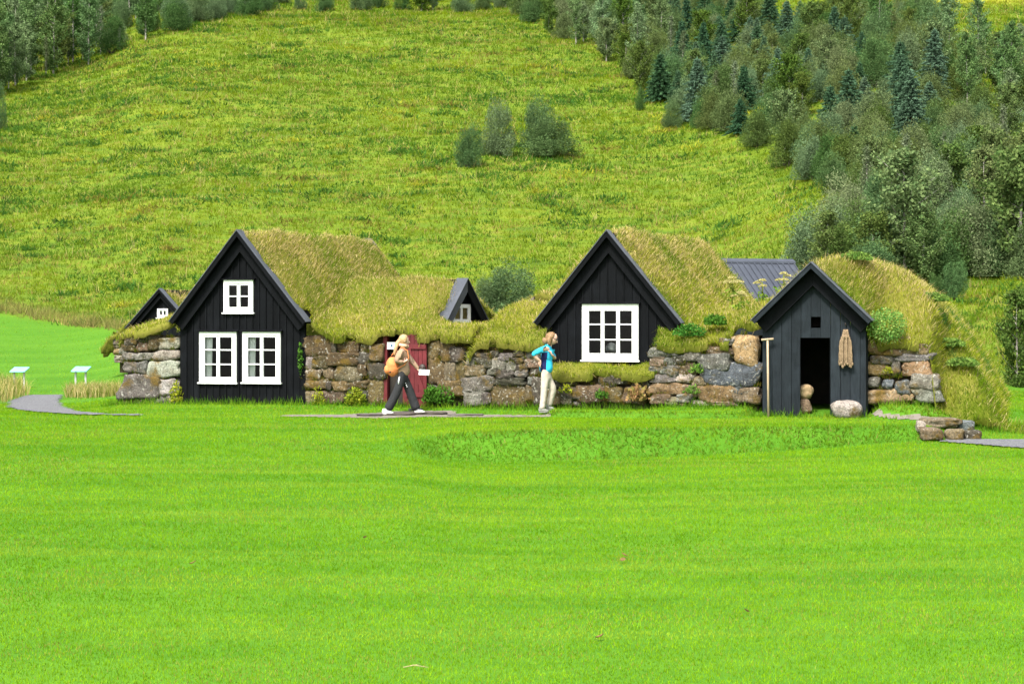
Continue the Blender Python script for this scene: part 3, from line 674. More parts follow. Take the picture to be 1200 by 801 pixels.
# ===== A: the tall house on the left
hA = House('turf_house', 'turf roofed house with black gable holding two tall white windows and a loft window', 0, 0, GRP)
s_l, zl = SZ(203, 381, -.15); s_r, zr = SZ(361, 377, -.15); _, zaA = SZ(282, 275, -.2); halfA = (s_r - s_l) / 2 - .05; sA = (s_l + s_r) / 2; zeA = (zl + zr) / 2
wA = []
for x0, y0, x1, y1 in ((235, 388.5, 278.5, 448), (285.5, 388.5, 330, 448), (263.5, 328, 298, 366)):
    a, b = SZ(x0, y0), SZ(x1, y1); wA.append((a[0], b[0], b[1], a[1]))
mb = MB(); gable_wall(mb, sA, halfA - .06, .0, zeA - .05, zaA - .09, 0., [(o[0] + .04, o[1] - .04, o[2] + .04, o[3] - .04) for o in wA], rs, .165)
hA.part(mb, 'gable_wall', M['black_wood'])
gable_roof(hA, sA, halfA, zeA, zaA, 0., 8.0, .28, (M['black_wood'], M['black_wood'], M['trim']))
window(hA, *wA[0], 0, 2, 3, curtain=True); window(hA, *wA[1], 0, 2, 3, curtain=True); window(hA, *wA[2], 0, 2, 2)
stones_from(hA, 'stone_wall', 120, 260, 3.481, [(82,498,138,530,'m'),(135,490,192,528,'b'),(190,474,232,520,'m'),(228,472,306,520,'l'),(84,532,145,568,'g'),(143,530,206,566,'g'),(206,520,306,562,'l'),
  (84,568,145,612,'g'),(143,566,186,616,'g'),(182,564,306,636,'l'),(78,612,248,722,'g'),(228,640,304,708,'l'),(74,700,188,758,'m'),(186,706,262,760,'g'),(258,704,306,760,'l'),(88,470,140,500,'d'),(140,462,230,492,'d')], 0., rs)
fA = lambda s, v: zaA + .16 + .10 * sstep(0, 1.6, v) - (zaA - zeA) / halfA * np.sqrt((s - sA) ** 2 + .008) * 1.0 - np.clip(v - 7.3, 0, 3) ** 2 * 1.2
def turfA(s, v):
    z = fA(s, v); wall = 1.55 + .24 * np.sqrt(np.clip(v + .1, 0, 9)) + .26 * np.clip(s + 3.3, 0, 2) - np.clip(-3.05 - s, 0, 1) ** 2 * 5 - np.clip(v - 3., 0, 9) * .35
    return np.where(s < sA, smax(z, np.where(v < 6, wall, -3), .08), z)
turf(hA, 'turf_roof', turfA, lambda s, v: (((s > -3.22) & (s < sA - halfA - .02) & (v > -.13)) | ((s >= sA - halfA - .02) & (v > -.13) & (s < sA + halfA + .75))) & (s - sA < 1.5 + .35 * v), (-3.35, 2.4), (-.15, 9.3), rs, 900, floor=lambda s, v: np.where(np.abs(s - sA) < halfA + .06, zaA + .10 - (zaA - zeA) / halfA * np.abs(s - sA), -9.), hgt= (.10, .24), zt=(1.6, 4.2), straw=.42)
# small tarred hatch at the back of the ridge
mb = MB(); xs, zs_ = SZ(432.5, 279, 7.6); mb.prism([(xs - .16, zs_ - .45), (xs + .16, zs_ - .45), (xs + .16, zs_ - .17), (xs, zs_), (xs - .16, zs_ - .17)], 7.4, 7.75)
hA.part(mb, 'ridge_vent', M['old_wood'])

# ===== Mid: low house with the red door
hM = House('turf_house', 'low turf roofed house with mossy stone front and open red plank door', 3.9, 0, GRP)
stones_from(hM, 'stone_wall', 340, 260, 3.3375, [(50,442,160,528,'m'),(180,470,272,515,'m'),(163,462,180,515,'d'),(50,528,98,575,'l'),(96,526,150,568,'m'),(148,515,268,562,'m'),(268,512,315,560,'d'),(50,568,128,620,'b'),
  (126,562,172,622,'b'),(170,562,268,622,'w'),(298,548,365,612,'d'),(266,556,302,610,'m'),(52,618,145,656,'m'),(143,622,165,660,'d'),(163,622,225,660,'m'),(225,618,300,656,'m'),(54,656,128,716,'b'),(128,660,212,718,'b'),(212,652,300,716,'d'),
  (300,610,366,716,'m'),(310,470,366,548,'m'),(272,455,312,512,'m')], 0., rs)
stones_from(hM, 'stone_wall', 340, 260, 3.3375, [(530,465,590,540,'m'),(590,462,640,542,'m'),(632,480,690,545,'d'),(530,540,604,640,'m'),(600,545,645,618,'w'),(640,545,690,640,'m'),(530,640,580,690,'d'),(575,618,692,690,'m')], .04, rs)
DV = .10
d0 = SZ(452.5, 389, DV); d1 = SZ(474.5, 480, DV); zb = zgs(4.0, DV) + .03
mb = MB()   # frame
mb.box((d0[0] - .05, DV - .06, zb), (d0[0] + .05, DV + .08, d0[1])); mb.box((d1[0] - .03, DV - .06, zb), (d1[0] + .07, DV + .08, d0[1])); mb.box((d0[0] - .05, DV - .07, d0[1] + .001), (d1[0] + .07, DV + .08, d0[1] + .09))
fr = hM.part(mb, 'door_frame', M['red_wood'], None, .006)
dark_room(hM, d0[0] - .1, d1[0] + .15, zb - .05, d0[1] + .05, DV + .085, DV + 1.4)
mb = MB()   # inner boards coloured near black for the shade inside the opening
mb.box((d0[0] + .055, DV + .09, zb), (d1[0] - .035, DV + .12, d0[1] - .42)); hM.part(mb, 'doorway_shade', M['interior'])
L0 = SZ(475.5, 391.5, -.05); L1 = SZ(500, 477, -.05)
mb = MB(); n = 5; wd = (L1[0] - L0[0]) / n
for i in range(n): mb.box((L0[0] + i * wd + .003, -.055 + rs.uniform(0, .005), L1[1]), (L0[0] + (i + 1) * wd - .003, -.02, L0[1] - (.02 if i == 0 else 0)), 0, (rs.uniform(.85, 1.15),) * 3)
leafd = hM.part(mb, 'door', M['red_wood'], None, .004); dh = L0[1] - L1[1]
mb = MB(); zt_, zb_ = L0[1] - .17 * dh, L1[1] + .17 * dh
mb.box((L0[0] + .01, -.085, zt_ - .05), (L1[0] - .01, -.0555, zt_ + .05)); mb.box((L0[0] + .01, -.085, zb_ - .05), (L1[0] - .01, -.0555, zb_ + .05))
mb.hexa([(L0[0] + .02, -.083, zt_ - .051), (L0[0] + .12, -.083, zt_ - .051), (L0[0] + .12, -.0555, zt_ - .051), (L0[0] + .02, -.0555, zt_ - .051), (L1[0] - .12, -.083, zb_ + .051), (L1[0] - .02, -.083, zb_ + .051), (L1[0] - .02, -.0555, zb_ + .051), (L1[0] - .12, -.0555, zb_ + .051)])
hM.part(mb, 'brace', M['red_wood'], leafd, .003)
mb = MB(); hs_, hz_ = SZ(495, 430.5, -.06); mb.tube([(hs_, -.056, hz_), (hs_, -.10, hz_)], [.085, .07], 12); mb.tube([(hs_ - .03, -.11, hz_ - .02), (hs_ + .05, -.13, hz_ - .01)], .018, 8); hM.part(mb, 'lock', M['iron'], leafd)
mb = MB(); q0 = SZ(453.6, 400.5, DV - .08); q1 = SZ(463.5, 409, DV - .08); mb.box((q0[0], DV - .082, q1[1]), (q1[0], DV - .076, q0[1])); sg = mb.build('door_notice', M['paper'], None)
def free(o, h, label, cat, group=None):
    """a separate thing: keeps its place, no parent"""
    o.location = (0, 0, 0); x, y = loc(0, 0); o.location = (x, y, 0); o.rotation_euler = (0, 0, -TH); return tag(o, label, cat, group)
def rebase(o, s, v, z):
    """put the origin at the thing's own foot"""
    me = o.data; a = np.zeros(len(me.vertices) * 3, np.float32); me.vertices.foreach_get('co', a); a = a.reshape(-1, 3) - np.array([s, v, z], np.float32); me.vertices.foreach_set('co', a.ravel()); me.update()
    x, y = loc(s, v); o.location = (x, y, z); o.rotation_euler = (0, 0, -TH); return o
rebase(sg, (q0[0] + q1[0]) / 2, DV - .08, q1[1]); tag(sg, 'small pale paper notice with a blue mark hanging in the red doorway', 'notice')
mb = MB(); cx, cz = (q0[0] + q1[0]) / 2, (q0[1] + q1[1]) / 2; mb.tube([(cx + .01, DV - .0835, cz), (cx + .01, DV - .085, cz)], .028, 8)
mb.build('printed_mark', M['ink'], sg, ((q0[0] + q1[0]) / 2, DV - .08, q1[1]))
# back gable facing right
GA = math.radians(15); gS, gV = 4.40, 2.5; gt = np.array([math.sin(GA), math.cos(GA)]); gn = np.array([math.cos(GA), -math.sin(GA)])
zaM = SZ(540, 331, 2.5)[1]; hg = .86; zeM = zaM - .98
def Gp(o, t, z): return (gS + gn[0] * o + gt[0] * t, gV + gn[1] * o + gt[1] * t, z)
mb = MB(); n = 10
for i in range(n):
    a = -hg + 2 * hg * i / n; b = a + 2 * hg / n; tp = lambda t: zaM - (zaM - zeM) * abs(t) / hg - .02
    dv = rs.uniform(0, .012); a += .004; b -= .004
    mb.hexa([Gp(-.04, a, 1.5), Gp(-.04, b, 1.5), Gp(dv, b, 1.5), Gp(dv, a, 1.5), Gp(-.04, a, tp(a)), Gp(-.04, b, tp(b)), Gp(dv, b, tp(b)), Gp(dv, a, tp(a))])
gw = hM.part(mb, 'gable_wall', M['black_wood'])
for sg_ in (-1, 1):
    P = lambda t, z, o: Gp(o, sg_ * t, z); sl = (zaM - zeM) / hg; L = math.hypot(1, sl); dz = .05 * L
    te = hg + .12; ze_ = zaM - sl * te
    mb = MB(); mb.hexa([P(0, zaM, -3.), P(te, ze_, -3.), P(te, ze_ + dz, -3.), P(0, zaM + dz, -3.), P(0, zaM, .14), P(te, ze_, .14), P(te, ze_ + dz, .14), P(0, zaM + dz, .14)]); hM.part(mb, 'roof_deck', M['black_wood'])
    mb = MB(); mb.hexa([P(0, zaM - .14 * L, .143), P(te, ze_ - .14 * L, .143), P(te, ze_ + dz + .01, .143), P(0, zaM + dz + .01, .143), P(0, zaM - .14 * L, .18), P(te, ze_ - .14 * L, .18), P(te, ze_ + dz + .01, .18), P(0, zaM + dz + .01, .18)]); hM.part(mb, 'bargeboard', M['trim'] if sg_ < 0 else M['black_wood'])
    mb = MB(); mb.hexa([P(0, zaM + dz + .012, -.12), P(te, ze_ + dz + .012, -.12), P(te, ze_ + dz + .03, -.12), P(0, zaM + dz + .03, -.12), P(0, zaM + dz + .012, .20), P(te, ze_ + dz + .012, .20), P(te, ze_ + dz + .03, .20), P(0, zaM + dz + .03, .20)]); hM.part(mb, 'edge_flashing', M['trim'])
wz0, wz1, wt0, wt1 = zaM - .93, zaM - .50, -.42, .30
mb = MB(); e = .085
for (a, b, c, d) in ((wt0, wt1, wz0, wz0 + e), (wt0, wt1, wz1 - e, wz1), (wt0, wt0 + e, wz0 + e + .001, wz1 - e - .001), (wt1 - e, wt1, wz0 + e + .001, wz1 - e - .001), ((wt0 + wt1) / 2 - .03, (wt0 + wt1) / 2 + .03, wz0 + e + .001, wz1 - e - .001)):
    mb.hexa([Gp(.014, a, c), Gp(.014, b, c), Gp(.06, b, c), Gp(.06, a, c), Gp(.014, a, d), Gp(.014, b, d), Gp(.06, b, d), Gp(.06, a, d)])
wM = hM.part(mb, 'window', M['white'])
mb = MB(); mb.poly([Gp(.03, wt0 + .05, wz0 + .05), Gp(.03, wt1 - .05, wz0 + .05), Gp(.03, wt1 - .05, wz1 - .05), Gp(.03, wt0 + .05, wz1 - .05)]); hM.part(mb, 'pane', M['glass'], wM)
mb = MB(); mb.poly([Gp(.018, wt0 + .05, wz0 + .05), Gp(.018, wt1 - .05, wz0 + .05), Gp(.018, wt1 - .05, wz1 - .05), Gp(.018, wt0 + .05, wz1 - .05)]); hM.part(mb, 'curtain', M['sack'], wM)
def zMid(s, v):
    a = np.interp(v, [-.2, -.1, .05, .4, 1.0, 1.7, 2.2, 2.5, 2.9, 4.5, 6], [1.58, 1.70, 1.80, 1.90, 2.12, 2.42, 2.82, 3.0, 2.9, 1.9, .8])
    lowr = sstep(3.7, 4.6, s) * np.interp(v, [.3, 1.2, 1.9, 2.6], [0, .30, .50, .10]); a = a - lowr
    zA_ = zaA + .20 - (zaA - zeA) / halfA * np.abs(s - sA) - np.clip(v - 7.3, 0, 3) ** 2
    a = smax(a, zA_, .18)
    dd = np.abs(s - (d0[0] + d1[0]) / 2)      # turf tuft above the door
    return a + .13 * (1 - sstep(.28, .5, dd)) * (1 - sstep(.1, .7, v)) - .0
def mMid(s, v):
    return (s > sA + halfA + .0) & (s < 5.62) & ((v > -.14) & ((s > 1.75) | (v > .25))) & ((v < 1.55) | (s < gS - .0 + gt[0] * (v - gV))) & (v < 5.5)
turf(hM, 'turf_roof', zMid, mMid, (1.6, 5.7), (-.2, 5.6), rs, 1100, (.10, .24), zt=(1.7, 3.2), straw=.42)

# ===== B: house with the big nine light window, set back on a ledge
hB = House('turf_house', 'turf roofed house with black gable and one large white nine pane window above a ledge', 8.4, .5, GRP)
VB = .5
s_l, zl = SZ(627, 386, VB - .15); s_r, zr = SZ(801, 375, VB - .15); _, zaB = SZ(712, 275.5, VB - .2); halfB = (s_r - s_l) / 2 - .09; sB = (s_l + s_r) / 2; zeB = (zl + zr) / 2
a, b = SZ(683, 356, VB), SZ(749, 422, VB); oB = (a[0], b[0], b[1], a[1])
mb = MB(); gable_wall(mb, sB, halfB - .06, .9, zeB - .05, zaB - .09, VB, [(oB[0] + .04, oB[1] - .04, oB[2] + .04, oB[3] - .04)], rs, .18)
hB.part(mb, 'gable_wall', M['black_wood'])
gable_roof(hB, sB, halfB, zeB, zaB, VB, 10.5, .28, (M['black_wood'], M['black_wood'], M['trim']))
wB = window(hB, *oB, VB, 3, 3, frame=.11)
# plate and bottles on the sill inside
mb = MB(); ps, pz = SZ(718, 408, VB + .3); mb.tube([(ps, VB + .2, pz), (ps, VB + .215, pz)], [.13, .10], 16); mb.build('plate', M['white'], wB, hB.off)
stones_from(hB, 'stone_wall', 540, 260, 3.3375, [(18,530,68,562,'g'),(66,533,125,568,'d'),(115,530,175,588,'g'),(15,562,105,604,'w'),(12,604,136,660,'g'),(78,598,140,628,'d'),(103,575,142,602,'g'),(140,578,215,612,'d'),
 (136,606,260,642,'d'),(176,545,215,578,'g'),(204,528,246,555,'d'),(215,552,262,585,'d'),(240,530,312,575,'b'),(215,578,262,605,'g'),(258,602,290,642,'g'),(12,662,92,720,'g'),(84,662,122,714,'g'),(122,642,252,716,'m'),
 (250,640,285,708,'w'),(275,605,320,712,'d'),(146,508,210,545,'g'),(205,500,250,530,'d'),(250,488,316,532,'g'),(60,515,115,540,'d'),(262,572,314,604,'d'),(20,505,62,532,'d'),(112,505,150,532,'d')], 0., rs)
stones_from(hB, 'stone_wall', 540, 260, 3.3375, [(322,602,398,650,'d'),(395,606,458,642,'d'),(458,640,556,708,'b'),(545,602,604,642,'d'),(602,612,672,634,'d'),(556,642,640,712,'m'),(636,636,722,716,'b'),(390,690,440,718,'w'),(320,650,392,716,'m'),(672,606,730,642,'d'),(392,642,458,692,'d'),(440,700,470,718,'g')], .03, rs)
stones_from(hB, 'stone_wall', 740, 260, 3.337, [(70,488,140,526,'g'),(136,492,190,522,'g'),(186,516,212,540,'d'),(200,490,275,545,'g'),(275,482,400,520,'b'),(350,457,402,482,'g'),(388,440,498,560,'o'),(70,526,135,562,'w'),(122,530,165,572,'g'),(162,520,212,562,'d'),
 (268,514,388,574,'g'),(358,505,390,526,'g'),(70,562,138,592,'g'),(138,562,184,598,'g'),(178,550,252,600,'b'),(72,592,172,626,'g'),(170,594,244,626,'l'),(294,558,500,640,'s'),(242,600,298,640,'w'),(72,626,205,676,'o'),(203,630,262,682,'b'),
 (253,642,412,704,'o'),(400,640,434,674,'s'),(370,630,434,646,'s'),(405,634,502,712,'w'),(74,670,148,708,'b'),(118,678,208,720,'w'),(178,668,234,708,'g'),(224,698,312,720,'l'),(268,574,302,602,'g'),(310,702,408,722,'w'),(90,470,150,492,'d'),(150,474,205,496,'d')], 0., rs)
fB = lambda s, v: zaB + .10 + .17 * sstep(.5, 1.6, v) - (zaB - zeB) / halfB * np.sqrt((s - sB) ** 2 + .008) + .16 * sstep(.1, .9, sB - s) - np.clip(v - 9.6, 0, 3) ** 2
zwB = lambda s, v: 1.62 + .40 * np.clip(v + .1, 0, 5) ** .8 - .08 * np.clip(6.1 - s, 0, 1) - np.clip(5.72 - s, 0, 1) ** 2 * 6 - .25 * np.clip(v - 2.2, 0, 5) - .5 * np.clip(.0 - v, 0, 1)
zrB = lambda s, v: 1.60 + .36 * np.clip(v + .1, 0, 1.3) ** .8 + .05 * np.clip(v, 0, 6) + .22 * sstep(11.2, 11.35, s) - .5 * np.clip(.0 - v, 0, 1)
turfB = lambda s, v: np.where(s < sB, smax(fB(s, v), zwB(s, v), .08), smax(fB(s, v), zrB(s, v), .08))
turf(hB, 'turf_roof', turfB, lambda s, v: (s > 5.45) & (s < 11.83) & (v > VB - .12), (5.4, 11.9), (VB - .2, 10.9), rs, 950, floor=lambda s, v: np.where((np.abs(s - sB) < halfB + .06) & (v > VB - .4), zaB + .10 - (zaB - zeB) / halfB * np.abs(s - sB), -9.), hgt= (.11, .25), zt=(1.6, 4.2), straw=.34)
turf(hB, 'wall_turf', zwB, lambda s, v: (s > 5.45) & (s < 7.2) & (v > -.13) & (v < VB + .08), (5.4, 7.3), (-.18, VB + .1), rs, 1300, (.11, .24), zt=(1.4, 4.2), straw=.3)
turf(hB, 'wall_turf', zrB, lambda s, v: (s > 9.58) & (s < 11.83) & (v > -.13 + .33 * (s > 11.27)) & (v < VB + .08), (9.5, 11.9), (-.18, VB + .1), rs, 1300, (.11, .24), zt=(1.4, 4.2), straw=.3)
turf(hB, 'ledge_turf', lambda s, v: .98 + .22 * np.clip(v + .1, 0, 1) - .6 * np.clip(.0 - v, 0, 1), lambda s, v: (s > 7.15) & (s < 9.66) & (v > -.12) & (v < VB), (7.1, 9.7), (-.18, VB), rs, 1300, (.06, .16), zt=(1.4, 4.2), straw=.3)
# mossy board at the edge of the roof farther back
mb = MB(); e0 = SZ(627, 347, 3.); e1 = SZ(584, 384, 3.); mb.hexa([(e1[0], 2.9, e1[1] - .16), (e0[0], 2.9, e0[1] - .16), (e0[0], 3.0, e0[1] - .16), (e1[0], 3.0, e1[1] - .16), (e1[0], 2.9, e1[1]), (e0[0], 2.9, e0[1]), (e0[0], 3.0, e0[1]), (e1[0], 3.0, e1[1])])
hB.part(mb, 'old_roof_edge', M['old_wood'])
zE = lambda s, v: np.interp(s, [e1[0] - .3, e0[0] + .02, e0[0] + .6], [e1[1] - .25, e0[1] + .02, e0[1] + .1]) - np.clip(v - 4.2, 0, 9) * .8
turf(hB, 'back_turf', zE, lambda s, v: (v > 2.98) & (s > e1[0] - .25) & (s < e0[0] + .5), (e1[0] - .3, e0[0] + .6), (2.9, 5.4), rs, 800, (.12, .26), zt=(1.6, 3.2), straw=.3)

# ===== C: the shed
VC = -.35
hC = House('turf_shed', 'small black plank shed with an open doorway under a grassy turf mound', 13.0, VC, GRP, 'turf shed')
s_l, zl = SZ(884, 385, VC - .22); s_r, zr = SZ(1021, 371, VC - .22); _, zaC = SZ(954.5, 312.5, VC - .3); halfC = (s_r - s_l) / 2 - .03; sC = (s_l + s_r) / 2; zeC = (zl + zr) / 2
a, b = SZ(938, 395.5, VC), SZ(973, 484, VC); dC = (a[0], b[0], .0, a[1]); a, b = SZ(950.5, 371, VC), SZ(962, 384, VC); vC = (a[0], b[0], b[1], a[1])
mb = MB(); gable_wall(mb, sC, halfC - .10, .05, zeC - .05, zaC - .10, VC, [dC, vC], rs, .20, batten=False)
hC.part(mb, 'plank_front', M['grey_wood'])
gable_roof(hC, sC, halfC, zeC, zaC, VC, 5., .36, (M['grey_wood'], M['grey_wood'], M['trim'], M['black_wood']), board=.085, inner=.27)
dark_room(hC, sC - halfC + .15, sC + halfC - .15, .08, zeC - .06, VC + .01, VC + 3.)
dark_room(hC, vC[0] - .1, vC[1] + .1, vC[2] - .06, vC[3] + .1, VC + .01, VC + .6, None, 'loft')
for sg_ in (-1, 1):
    mb = MB(); x = sC + sg_ * (halfC - .13); mb.box((x - .02, VC + .002, .05), (x + .02, VC + .9, zeC - .03))
    hC.part(mb, 'side_wall', M['grey_wood'])
stones_from(hC, 'stone_wall', 870, 290, 3.816, [(554,405,630,475,'o'),(628,402,775,445,'b'),(628,440,715,488,'o'),(713,430,828,476,'o'),(554,476,668,522,'g'),(690,474,836,508,'g'),(554,520,660,578,'o'),(664,495,708,576,'g'),(700,512,842,576,'o'),
 (556,576,622,628,'g'),(620,584,678,632,'s'),(676,590,752,654,'s'),(752,556,868,638,'g'),(554,632,720,700,'o'),(720,648,772,688,'o'),(766,626,892,690,'g'),(600,508,690,524,'g')], 0., rs)
def turfC(s, v):
    ridge = zaC + .14 + .12 * sstep(0, 1.5, v) - (zaC - zeC) / halfC * np.sqrt((s - sC) ** 2 + .02)
    prof = np.interp(s, [11.7, 12.4, 13.0, 13.4, 13.95, 14.5, 15.05, 15.65, 16.1, 16.5, 16.8], [2.1, 2.65, 3.24, 3.34, 3.30, 3.06, 2.60, 1.85, 1.05, .35, -.1])
    fr = np.where(s < 15.45, 1.60 + .72 * np.clip(v + .05, -.2, 9), 0); t = sstep(15.3, 15.5, s)
    fr = (1.60 + .78 * (v + .05)) * (1 - t) + (.04 + .95 * (v + .10)) * t
    right = smin(prof - .06 * np.clip(v - 2, 0, 9), fr, .15)
    g = sC + halfC - .12
    w = sstep(g - .1, g + .25, s) ; body = np.where(s > sC, smin(prof - .03 * v, ridge + .62 * np.clip(v + .1, 0, 9), .05), smax(ridge, 1.9 + .1 * np.clip(v, 0, 4), .06))
    z = body * (1 - w) + right * w
    return z - np.clip(v - 6.5, 0, 5) ** 2 * .2
mCm = lambda s, v: (((s > 11.78) & (s < sC + halfC + .02) & (v > VC - .12)) | ((s >= sC + halfC + .02) & (s < 17.3) & (v > -.12 + 0 * s))) & ~((s < sC - halfC - .02) & (v < -.1))
def gC(s, v, z, col, rng):
    lup = (fbm(s * 1.5, v * 1.2, 171, 3) > .66) & (s > 15.2) & (s < 16.2) & (v > .8); return np.where(lup[:, None], np.array([.075, .17, .035]), col)
turf(hC, 'turf_roof', turfC, mCm, (11.7, 17.35), (-.55, 8.5), rs, 1000, floor=lambda s, v: np.where(np.abs(s - sC) < halfC + .06, zaC + .10 - (zaC - zeC) / halfC * np.abs(s - sC), -9.), hgt= (.11, .30), zt=(1.6, 3.4), straw=.38, gcol=gC)

# ===== far left small house
hD = House('turf_house', 'small distant turf roofed gable with one tiny white window behind the tall house', -1.6, 10.5, GRP)
VD = 10.5
p = lambda x, y: SZ(x, y, VD)
s_l, zl = p(154, 386); sD, zaD = p(191, 342); halfD = sD - s_l; zeD = zl
a, b = p(185.5, 361.5), p(198, 372); oD = (a[0], b[0], b[1], a[1])
mb = MB(); gable_wall(mb, sD, halfD - .05, .3, zeD - .04, zaD - .07, VD, [(oD[0] + .03, oD[1] - .03, oD[2] + .03, oD[3] - .03)], rs, .16, batten=False)
hD.part(mb, 'gable_wall', M['black_wood'])
gable_roof(hD, sD, halfD, zeD, zaD, VD, VD + 5, .2, (M['black_wood'], M['black_wood'], M['trim']), board=.07, inner=.12)
window(hD, *oD, VD, 2, 1, frame=.05, drip=False)
x0 = p(128, 422)
stones_from(hD, 'stone_wall', 0, 330, 4.71, [(628,290,660,320,'l'),(655,270,735,300,'g'),(660,295,700,345,'g'),(628,320,662,345,'l'),(628,343,665,370,'w'),(660,345,700,400,'g'),(628,370,672,402,'o'),(630,402,675,432,'l'),(672,398,712,440,'g'),(628,432,690,446,'l')], VD - .1, rs)
fD = lambda s, v: smax(zaD + .14 - (zaD - zeD) / halfD * np.sqrt((s - sD) ** 2 + .02) * np.where(s < sD, .9, 1), zeD - .05 - .35 * np.clip(s_l - s, 0, 3) - np.clip(s_l - .7 - s, 0, 2) * 1.2, .08)
turf(hD, 'turf_roof', fD, lambda s, v: ((v > VD) | ((s < s_l) & (v > VD - .2))) & (v < VD + 5) & (s > s_l - 1.0) & (s < sD + halfD + .4), (s_l - 1.1, sD + halfD + .5), (VD - .3, VD + 5), rs, 700, (.12, .26), zt=(1.5, 3), straw=.5)

# ===== building with the grey metal roof behind
def metal_house():
    Yb = 62.; X0 = (846 - 600) / F * Yb; z1 = CZ - (303.5 - HZ) / F * Yb
    rt = thing('grey_roofed_house', 'building behind the farm with a dark grey standing seam metal roof', 'building', (X0, Yb, float(zg(X0, Yb))), math.radians(24))
    zr_ = z1 - rt.location.z; Lr = 2.55; run = 2.1; fall = 1.75; o = (0, 0, 0)
    mb = MB(); mb.hexa([(0, -run, zr_ - fall), (Lr, -run, zr_ - fall), (Lr, 0, zr_ - .06), (0, 0, zr_ - .06), (0, -run, zr_ - fall + .04), (Lr, -run, zr_ - fall + .04), (Lr, 0, zr_ - .02), (0, 0, zr_ - .02)])
    mb.hexa([(0, 0, zr_ - .06), (Lr, 0, zr_ - .06), (Lr, run, zr_ - fall), (0, run, zr_ - fall), (0, 0, zr_ - .02), (Lr, 0, zr_ - .02), (Lr, run, zr_ - fall + .04), (0, run, zr_ - fall + .04)])
    r = mb.build('roof', M['roof_metal'], rt)
    mb = MB(); k = 12
    for i in range(k + 1):
        x = .03 + (Lr - .06) * i / k
        mb.hexa([(x - .012, -run - .01, zr_ - fall + .041), (x + .012, -run - .01, zr_ - fall + .041), (x + .012, -.12, zr_ - .118), (x - .012, -.12, zr_ - .118), (x - .012, -run - .01, zr_ - fall + .095), (x + .012, -run - .01, zr_ - fall + .095), (x + .012, -.12, zr_ - .065), (x - .012, -.12, zr_ - .065)])
    mb.build('standing_seam', M['roof_metal'], r)
    mb = MB(); mb.hexa([(-.04, -.16, zr_ - .12), (Lr + .04, -.16, zr_ - .12), (Lr + .04, .16, zr_ - .12), (-.04, .16, zr_ - .12), (-.04, -.15, zr_ - .06), (Lr + .04, -.15, zr_ - .06), (Lr + .04, .02, zr_ + .03), (-.04, .02, zr_ + .03)])
    mb.build('ridge_cap', M['roof_metal'], r)
    mb = MB(); mb.prism([(-1.85, -.3), (1.85, -.3), (1.85, zr_ - fall), (0, zr_ - .08), (-1.85, zr_ - fall)], .08, Lr - .08)
    w = mb.build('wall', M['grey_wood'], rt)
    for v in w.data.vertices: v.co = (v.co.y, v.co.x, v.co.z)
    w.data.flip_normals()
metal_house()
# ------------------------------------------------------------------ trees and plants
def leaves(ctr, nrm, size, rng, col, aspect=.5, flat=.0, droop=0.):
    """one rhombus per leaf or leaf clump"""
    n = len(ctr); d = rng.normal(0, 1, (n, 3)) * .8 + nrm * 1.0; d[:, 2] -= droop; d /= np.linalg.norm(d, axis=1)[:, None]
    r = rng.normal(0, 1, (n, 3)); r[:, 2] *= (1 - flat); w = np.cross(d, r); w /= np.maximum(np.linalg.norm(w, axis=1), 1e-6)[:, None]
    L = size[:, None]; P0 = ctr - d * L * .5; P2 = ctr + d * L * .5; m = ctr - d * L * .05; P1 = m + w * L * aspect * .5; P3 = m - w * L * aspect * .5
    V = np.stack([P0, P1, P2, P3], 1).reshape(-1, 3); i = np.arange(n) * 4; Q = np.stack([i, i + 1, i + 2, i + 3], 1)
    return V, Q, np.repeat(col, 4, 0)
def crown_mesh(name, parts):
    V = np.concatenate([p[0] for p in parts]); C = np.concatenate([p[2] for p in parts]); o = 0; Q = []
    for p in parts: Q.append(p[1] + o); o += len(p[0])
    return np_mesh(name, V, None, C, None, False, np.concatenate(Q))
def sphere_pts(n, rng):
    d = rng.normal(0, 1, (n, 3)); return d / np.linalg.norm(d, axis=1)[:, None]
def willow(seed, c0, c1, tall=1.25, n=13000, leaf=.068, lobes=34):
    """bush of unit radius about 1, upright lobes with ragged tips"""
    rng = np.random.default_rng(seed); parts = []; limb = []
    for i in range(lobes):
        a = rng.uniform(0, 2 * math.pi); r = .72 * math.sqrt(rng.uniform(0, 1)); hz = rng.uniform(.2, 1.) * (1 - .45 * r * r)
        c = np.array([r * math.cos(a), r * math.sin(a), tall * hz * 1.25]); R = np.array([.33, .33, .42]) * rng.uniform(.65, 1.15)
        c[:2] *= 1.12 - .62 * hz
        if i < 10: c[2] = tall * rng.uniform(.12, .38); c[:2] *= 1.12
        k = n // lobes; d = sphere_pts(k, rng); rad = rng.uniform(.35, 1.12, (k, 1)) ** .6; P = c + d * rad * R
        P[:, 2] = np.maximum(P[:, 2], .02)
        br = rng.uniform(.75, 1.25); t = rng.uniform(0, 1, k); col = lerp3(c0, c1, t) * br
        nr = d * .5 + np.array([0, 0, .7]); parts.append(leaves(P, nr, rng.uniform(.6, 1.25, k) * leaf, rng, col, .42))
        limb.append(c)
        # a few bare-tipped shoots
        m = 10; tp = c + np.array([0, 0, R[2]]) + np.stack([rng.normal(0, .12, m), rng.normal(0, .12, m), rng.uniform(.0, .30, m)], 1)
        parts.append(leaves(tp, np.tile([0, 0, 1.5], (m, 1)), rng.uniform(.8, 1.5, m) * leaf, rng, lerp3(c0, c1, rng.uniform(.4, 1, m)), .28))
    mb = MB()
    for c in limb[:9]: mb.tube([(0, 0, -.1), (c[0] * .3, c[1] * .3, c[2] * .4), (c[0] * .9, c[1] * .9, c[2] * .95)], [.035, .024, .008], 5)
    return crown_mesh('crown', parts), mb
